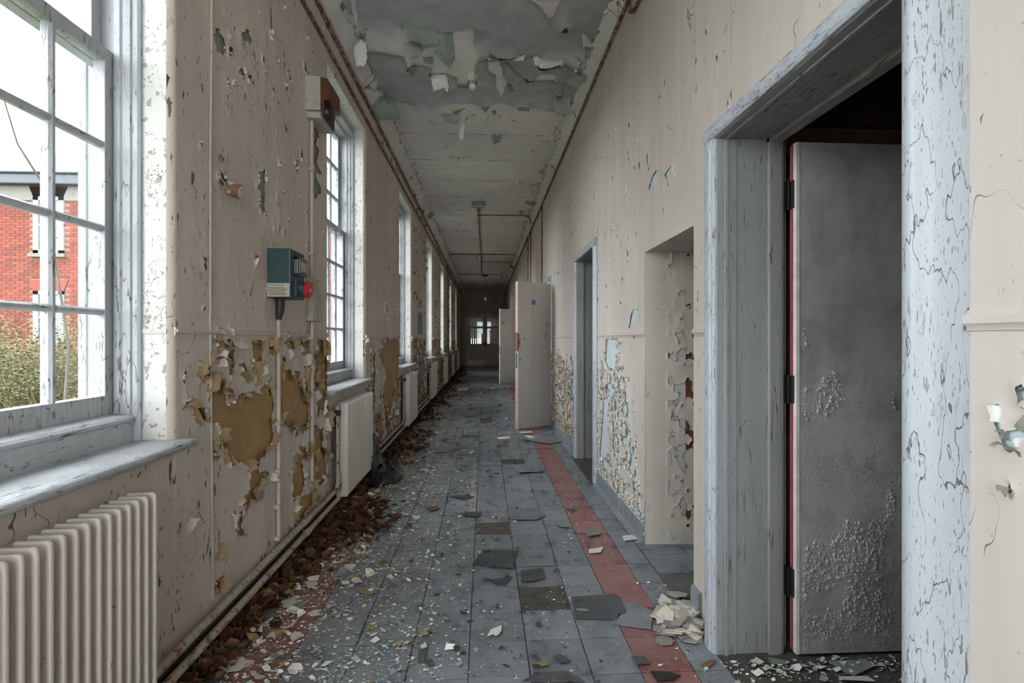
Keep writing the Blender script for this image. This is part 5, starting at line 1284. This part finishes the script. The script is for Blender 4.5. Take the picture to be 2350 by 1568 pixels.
# small red and white wall sign
p = onx(885, 706, XL); sg = empty('wall_sign', (XL, p.y, p.z), label='small red and white sign on the wall between the second and third windows', cat='sign')
lp('sign_plate', 'sign_white', sg, lambda m: m.box(XL, XL + .003, p.y - .085, p.y + .085, p.z - .055, p.z + .05), bev=.001)
lp('sign_field', 'sign_red', sg, lambda m: m.box(XL + .003, XL + .0036, p.y - .02, p.y + .08, p.z - .048, p.z + .042))
for k in range(4): lp('sign_print', 'sign_white', sg, lambda m: m.box(XL + .0036, XL + .004, p.y - .005 + .006 * (k % 2), p.y + .062, p.z - .03 + k * .016, p.z - .023 + k * .016))
lp('sign_pictogram', 'sign_red', sg, lambda m: m.box(XL + .003, XL + .0036, p.y - .070, p.y - .040, p.z - .02, p.z + .03))

# two narrow green panels
for (a, b_, lab) in (((959, 716), (968, 768), 'tall narrow green panel on the wall between third and fourth window'), ((961, 822), (970, 876), 'lower narrow green panel hanging below the dado')):
    p0, p1 = onx(a[0], a[1], XL), onx(b_[0], b_[1], XL)
    m = MB().box(0, .012, 0, p1.y - p0.y, p1.z - .0, p0.z); rt = empty('wall_panel', (XL + .001, p0.y, 0), label=lab, cat='panel', group='green wall panels')
    m.build('panel_board', 'panel_green', rt, bev=.002)
    MB().box(.012, .0135, .02, (p1.y - p0.y) * .45, p1.z + .08, p0.z - .03).build('worn_strip', 'curtain', rt)
# hooks
def hook(p, n, label):
    o = empty('wall_hook', p, label=label, cat='hook')
    MB().tube([(0, 0, .012), n * .012 + Vector((0, 0, .012)), n * .022 + Vector((0, 0, .004)), n * .022 + Vector((0, 0, -.010)), n * .012 + Vector((0, 0, -.018)), n * .004 + Vector((0, 0, -.012))], .003, 6).build('hook_wire', 'iron', o, smooth=True)
    MB().lathe([(.008, 0), (.008, .003)], (0, 0, .012), n, 10).build('hook_plate', 'iron', o)
hook(onx(889, 617, XL), Vector((1, 0, 0)), 'small hook on the wall above the red and white sign')
hook(onx(1283, 627, XR), Vector((-1, 0, 0)), 'small hook on the door wall above the splintered door')

# ================================================================= CEILING FITTINGS
p = onz(1098, 465, ZC); bl = empty('bulkhead_light', (p.x, p.y, ZC), label='grey box light on the ceiling at the start of the rusty conduit', cat='light')
MB().box(-.115, .115, -.07, .07, -.055, 0).build('lamp_body', 'lamp_grey', bl, bev=.012)
MB().prism([(-.10, -.055), (.10, -.055), (.085, -.085), (-.085, -.085)], 'y', -.06, .06).build('lamp_cover', 'lamp_glass', bl, bev=.008)
cy = p.x
zc2 = ZC - .016
tr = empty('ceiling_conduit', (0, 0, 0), label='rusty conduit along the middle of the ceiling with branches to the walls', cat='conduit')
part('tube', 'rusty_conduit', tr, lambda m: m.tube([(cy, p.y + .06, zc2), (cy, 12, zc2), (cy + .01, 19.2, zc2)], .014, 10), smooth=True)
part('branch', 'rusty_conduit', tr, lambda m: m.tube([(cy, 9.72, zc2), (.72, 9.72, zc2), (.82, 9.76, zc2), (.86, 9.86, zc2 - .01), (XR - .05, 10.1, 3.54)], .011, 8), smooth=True)
part('branch', 'rusty_conduit', tr, lambda m: m.tube([(XL + .12, 14.3, zc2 - .01), (XL + .2, 14.2, zc2), (XR - .2, 14.2, zc2), (XR - .12, 14.3, zc2 - .01)], .016, 8), smooth=True)
part('branch', 'rusty_conduit', tr, lambda m: m.tube([(cy + .05, 15.6, zc2), (XR - .15, 15.6, zc2)], .010, 8), smooth=True)
part('branch', 'rusty_conduit', tr, lambda m: m.tube([(XL + .15, 18.6, zc2), (XR - .5, 18.6, zc2)], .013, 8), smooth=True)
for y in (9.35, 9.72): part('conduit_box', 'rusty_conduit', tr, lambda m: m.lathe([(.035, 0), (.035, .03)], (cy, y, ZC - .034), Vector((0, 0, 1)), 16), smooth=True)
fl = empty('tube_light', (cy - .03, 14.2, ZC), label='white fluorescent tube light sloping down from the ceiling', cat='light')
MB().box(-.03, .03, 0, 1.25, -.075, -.028).build('batten', 'sign_white', fl, bev=.004)
MB().tube([(0, .03, -.10), (0, 1.25, -.115)], .019, 12).build('tube', 'tube_white', fl, smooth=True)
MB().box(-.02, .02, 0, .03, -.125, -.02).box(-.02, .02, 1.22, 1.25, -.13, -.02).build('end_cap', 'sign_white', fl)
MB().box(.03, .055, .2, 1.25, -.05, -.02).build('side_channel', 'rusty_conduit', fl)
pl = empty('pendant_lamp', (.03, 18.7, ZC), label='bare pendant bulb hanging near the end wall', cat='lamp')
MB().tube([(0, 0, 0), (0, 0, -.82)], .007, 6).build('flex', 'iron', pl)
MB().lathe([(.10, -.06), (.10, -.03), (.03, -.005)], (0, 0, 0), Vector((0, 0, 1)), 16).build('ceiling_rose', 'iron', pl)
MB().lathe([(.025, -.95), (.04, -.92), (.04, -.87), (.02, -.82)], (0, 0, 0), Vector((0, 0, 1)), 14).build('bulb_holder', 'plastic_white', pl, smooth=True)
MB().lathe([(.012, -1.06), (.032, -1.03), (.036, -.99), (.02, -.945)], (0, 0, 0), Vector((0, 0, 1)), 14).build('bulb', 'bell_brown', pl, smooth=True)
p = onz(1084, 172, ZC); hd = empty('heat_detector', (p.x, p.y, ZC), label='small cream heat detector hanging among the ceiling flakes', cat='detector')
MB().lathe([(.045, -.03), (.045, 0)], (0, 0, 0), Vector((0, 0, 1)), 20).build('detector_base', 'plastic_white', hd, smooth=True)
MB().lathe([(.022, -.130), (.030, -.122), (.036, -.085), (.040, -.055), (.036, -.03)], (0, 0, 0), Vector((0, 0, 1)), 20).build('detector_cage', 'plastic_white', hd, smooth=True)
for k in range(12):
    a = 2 * math.pi * k / 12; c_, s_ = math.cos(a), math.sin(a)
    MB().tube([(.0395 * c_, .0395 * s_, -.062), (.0345 * c_, .0345 * s_, -.095)], .0035, 6).build('slot', 'bell_black', hd)

# ================================================================= BLACK BAG
def bag():
    rg = np.random.default_rng(4); nu, nv = 56, 40
    c = onz(884, 1105, 0)
    U, V_ = np.meshgrid(np.linspace(0, 2 * math.pi, nu, endpoint=False), np.linspace(0, 1, nv), indexing='ij')
    X = np.cos(U); Y = np.sin(U)
    rad_ = np.sin(np.clip(V_ * math.pi * .5 + .0, 0, math.pi / 2)) ** .6
    rx, ry = .165, .26
    x = X * rad_ * rx; y = Y * rad_ * ry
    z = .105 * (1 - rad_ ** 3) ** .7
    pk = np.exp(-(((x + .10) / .055) ** 2 + ((y - .06) / .10) ** 2)); z = z + .33 * pk
    n1 = fbm(x * 16 + 3, y * 13 + 5, 2, 3); rdg = np.abs(fbm(x * 22 + z * 9, y * 18 - z * 12, 7, 3) - .5) * 2
    z = z + (.055 * (n1 - .5) - .06 * rdg + .03) * (1 - rad_ ** 6); x = x + .03 * (fbm(y * 20, z * 20, 9, 2) - .5); y = y + .04 * (fbm(x * 20, z * 22, 11, 2) - .5)
    z = np.maximum(z, .006) + .002
    z[:, -1] = .005
    P_ = np.stack([x + c.x - .02, y + c.y + .05, z], -1).reshape(-1, 3)
    P_[:, 0] = np.maximum(P_[:, 0], -1.035)
    lo_ = P_[:, 2] < .2
    P_[:, 0] = np.where(lo_, np.maximum(P_[:, 0], -1.028), P_[:, 0])
    Fq = [(i * nv + j, ((i + 1) % nu) * nv + j, ((i + 1) % nu) * nv + j + 1, i * nv + j + 1) for i in range(nu) for j in range(nv - 1)]
    return np_mesh('rubbish_bag', P_, Fq, ('bag_plastic',), None, smooth=True, label='crumpled black plastic bag slumped against the second radiator', cat='bag')
bag()

# ================================================================= OUTSIDE
gr = part('ground', 'grass', None, lambda m: m.box(-60, -1.45, -30, 60, -.5, -.35), kind='structure', label='rough grass outside the windows')
FY = 14.7; BX0, BX1, EZ = -26.0, -4.05, 5.65
hs = empty('brick_house', (BX1, FY, -.35), label='red brick building with slate roof outside the near window', cat='building')
def hp_(name, mat, root, fn, **kw): return lp(name, mat, root, fn, **kw)
hp_('house_wall', 'brickwork_far', hs, lambda m: m.box(BX0, BX1, FY + .02, FY + 6, -.35, EZ))
hp_('frieze', 'render_grey', hs, lambda m: m.box(BX0, BX1 + .05, FY - .03, FY + .05, 5.05, 5.45), bev=.01)
hp_('gutter', 'gutter', hs, lambda m: m.box(BX0, BX1 + .2, FY - .25, FY + .02, 5.45, 5.72), bev=.03)
hp_('roof', 'slate', hs, lambda m: m.prism([(FY - .3, 5.72), (FY + 3, 7.3), (FY + 6.3, 5.72)], 'x', BX0, BX1 + .3))
for k in range(9):
    z = 5.75 + k * .165; y = FY - .28 + k * .345
    hp_('slate_course', 'slate', hs, lambda m: m.prism([(y, z), (y + .36, z + .172), (y + .36, z + .20), (y, z + .028)], 'x', BX0, BX1 + .3))
def hwin(cx_, z0, z1, w=.80):
    wr = hp_('house_window', 'window_white', hs, lambda m: m.box(cx_ - w / 2, cx_ - w / 2 + .14, FY - .04, FY + .1, z0, z1).box(cx_ + w / 2 - .14, cx_ + w / 2, FY - .04, FY + .1, z0, z1).box(cx_ - w / 2, cx_ + w / 2, FY - .04, FY + .1, z1 - .1, z1).box(cx_ - w / 2, cx_ + w / 2, FY - .04, FY + .1, z0, z0 + .1).box(cx_ - w / 2, cx_ + w / 2, FY - .03, FY + .08, (z0 + z1) / 2 - .025, (z0 + z1) / 2 + .025).box(cx_ - .02, cx_ + .02, FY - .02, FY + .08, z0, z1))
    for i in range(2):
        for j in range(4):
            hh = (z1 - z0 - .2) / 4; xa = cx_ - w / 2 + .14 + i * (w / 2 - .14); o = MB().box(xa + .012, xa + w / 2 - .152, FY - .012, FY - .008, z0 + .1 + j * hh + .012, z0 + .1 + (j + 1) * hh - .012)
            o.v = [tuple(Vector(p) - Vector(hs.location)) for p in o.v]; o.build('pane', 'lid_grey', wr)
    hp_('window_ledge', 'render_grey', hs, lambda m: m.box(cx_ - w / 2 - .08, cx_ + w / 2 + .08, FY - .12, FY + .05, z0 - .1, z0), bev=.01)
    hp_('brick_arch', 'brick_red', hs, lambda m: m.prism([(cx_ - w / 2, z1), (cx_ + w / 2, z1), (cx_ + w / 2 + .12, z1 + .30), (cx_ - w / 2 - .12, z1 + .30)], 'y', FY - .03, FY + .05))
wins = []
px_ = ony(113, 520, FY).x
for cx_ in (px_ - 3.2, px_, px_ + 3.2, px_ + 6.2):
    for z0, z1 in ((ony(113, 583, FY).z, ony(113, 452, FY).z), (ony(113, 790, FY).z, ony(113, 668, FY).z)):
        hwin(cx_, z0, z1); wins.append((cx_, z0, z1))
# bricks in view through the near window
me = MB().box(-.1085, .1085, -.012, .02, -.0325, .0325).mesh('brick'); me.materials.append(MAT['brick_red'])
xa, xb = ony(0, 600, FY).x, ony(190, 600, FY).x; za, zb = 1.35, 5.05
cand = []
r = 0; z = za
while z < zb:
    x = xa - (.1175 if r % 2 else 0) - .3
    while x < xb + .3:
        if not any(abs(x - c) < .4 + .10 and a - .14 < z < d + .32 for c, a, d in wins): cand.append((x, z))
        x += .235
    z += .0765; r += 1
vis = [c for c in cand]; random.Random(1).shuffle(vis)
rg = random.Random(2)
V = []; Fq = []
for i, (x, z) in enumerate(sorted(vis, key=lambda c: abs(c[1] - 3.4))):
    if i < 300:
        o = bpy.data.objects.new('brick', me); COL.objects.link(o); o.parent = hs; o.location = Vector((x, FY, z)) - Vector(hs.location) + Vector((0, rg.uniform(-.003, .003), 0))
    else:
        b_ = len(V); V += [(v.co.x + x - BX1, v.co.y, v.co.z + z + .35) for v in me.vertices]; Fq += [tuple(k + b_ for k in p.vertices) for p in me.polygons]
np_mesh('more_bricks', V, Fq, ('brick_red',), hs, kind='stuff')
hp_('mortar_bed', 'mortar', hs, lambda m: m.box(xa - .45, xb + .45, FY + .004, FY + .03, za - .04, zb))
# shrubs
def shrub(name, c, h, w, n, label, seed):
    rg = random.Random(seed); rt = empty(name, c, label=label, cat='shrub', group='shrubs outside')
    m = MB(); L = []
    for k in range(n):
        a = rg.uniform(0, 6.3); l = rg.uniform(.5, 1) * h; sp = rg.uniform(.1, 1) * w; x0, y0 = rg.uniform(-.35, .35) * w, rg.uniform(-.35, .35) * w
        pts = [(x0, y0, 0)]
        for t_ in (.35, .7, 1): pts.append((x0 + math.cos(a) * sp * t_ ** 1.5 + rg.uniform(-.06, .06), y0 + math.sin(a) * sp * t_ ** 1.5 + rg.uniform(-.06, .06), l * (t_ - .28 * t_ ** 3 * sp / w)))
        m.tube(pts, [.009, .007, .005, .002], 4, cap=False); L += pts[1:]
    m.build('twigs', 'twig', rt)
    V = []; Fq = []
    for p in L:
        for q in range(7):
            c_ = Vector(p) + Vector((rg.gauss(0, .07), rg.gauss(0, .07), rg.gauss(0, .07))); s_ = rg.uniform(.012, .03); b_ = len(V); a = rg.uniform(0, 6.3)
            d = Vector((math.cos(a), math.sin(a), rg.uniform(-.5, .5))); e = d.orthogonal().normalized()
            V += [c_ - d * s_, c_ + e * s_ * .4, c_ + d * s_, c_ - e * s_ * .4]; Fq.append((b_, b_ + 1, b_ + 2, b_ + 3))
    np_mesh('foliage', V, Fq, ('bush_leaf',), rt, kind='stuff')
for i, (px0, yy, h_, w_) in enumerate(((15, 8.6, 1.75, .75), (95, 7.6, 1.45, .75), (160, 8.8, 1.75, .75), (-60, 7.8, 1.9, .8))):
    p = ony(px0, 800, yy); shrub('shrub', (p.x, yy, -.36), h_ + .36, w_, 260, ('yellow-green twiggy shrub behind the left glazing column', 'yellow-green twiggy shrub behind the middle glazing bar', 'yellow-green twiggy shrub beside the window jamb', 'tall twiggy shrub at the left picture edge')[i], 70 + i)
# bare creeper stem across the upper panes
p0, p1, p2 = (onx(a, b_, -1.62) for a, b_ in ((5, 215), (40, 330), (100, 425)))
MB().tube([p0, p1, p2, p2 + Vector((.05, .05, -.6)), Vector((p2.x - .1, p2.y + .1, -.36))], [.002, .003, .004, .005, .007], 6).build('creeper_stem', 'twig_dark', None, label='thin bare creeper stem outside the near window', cat='stem')
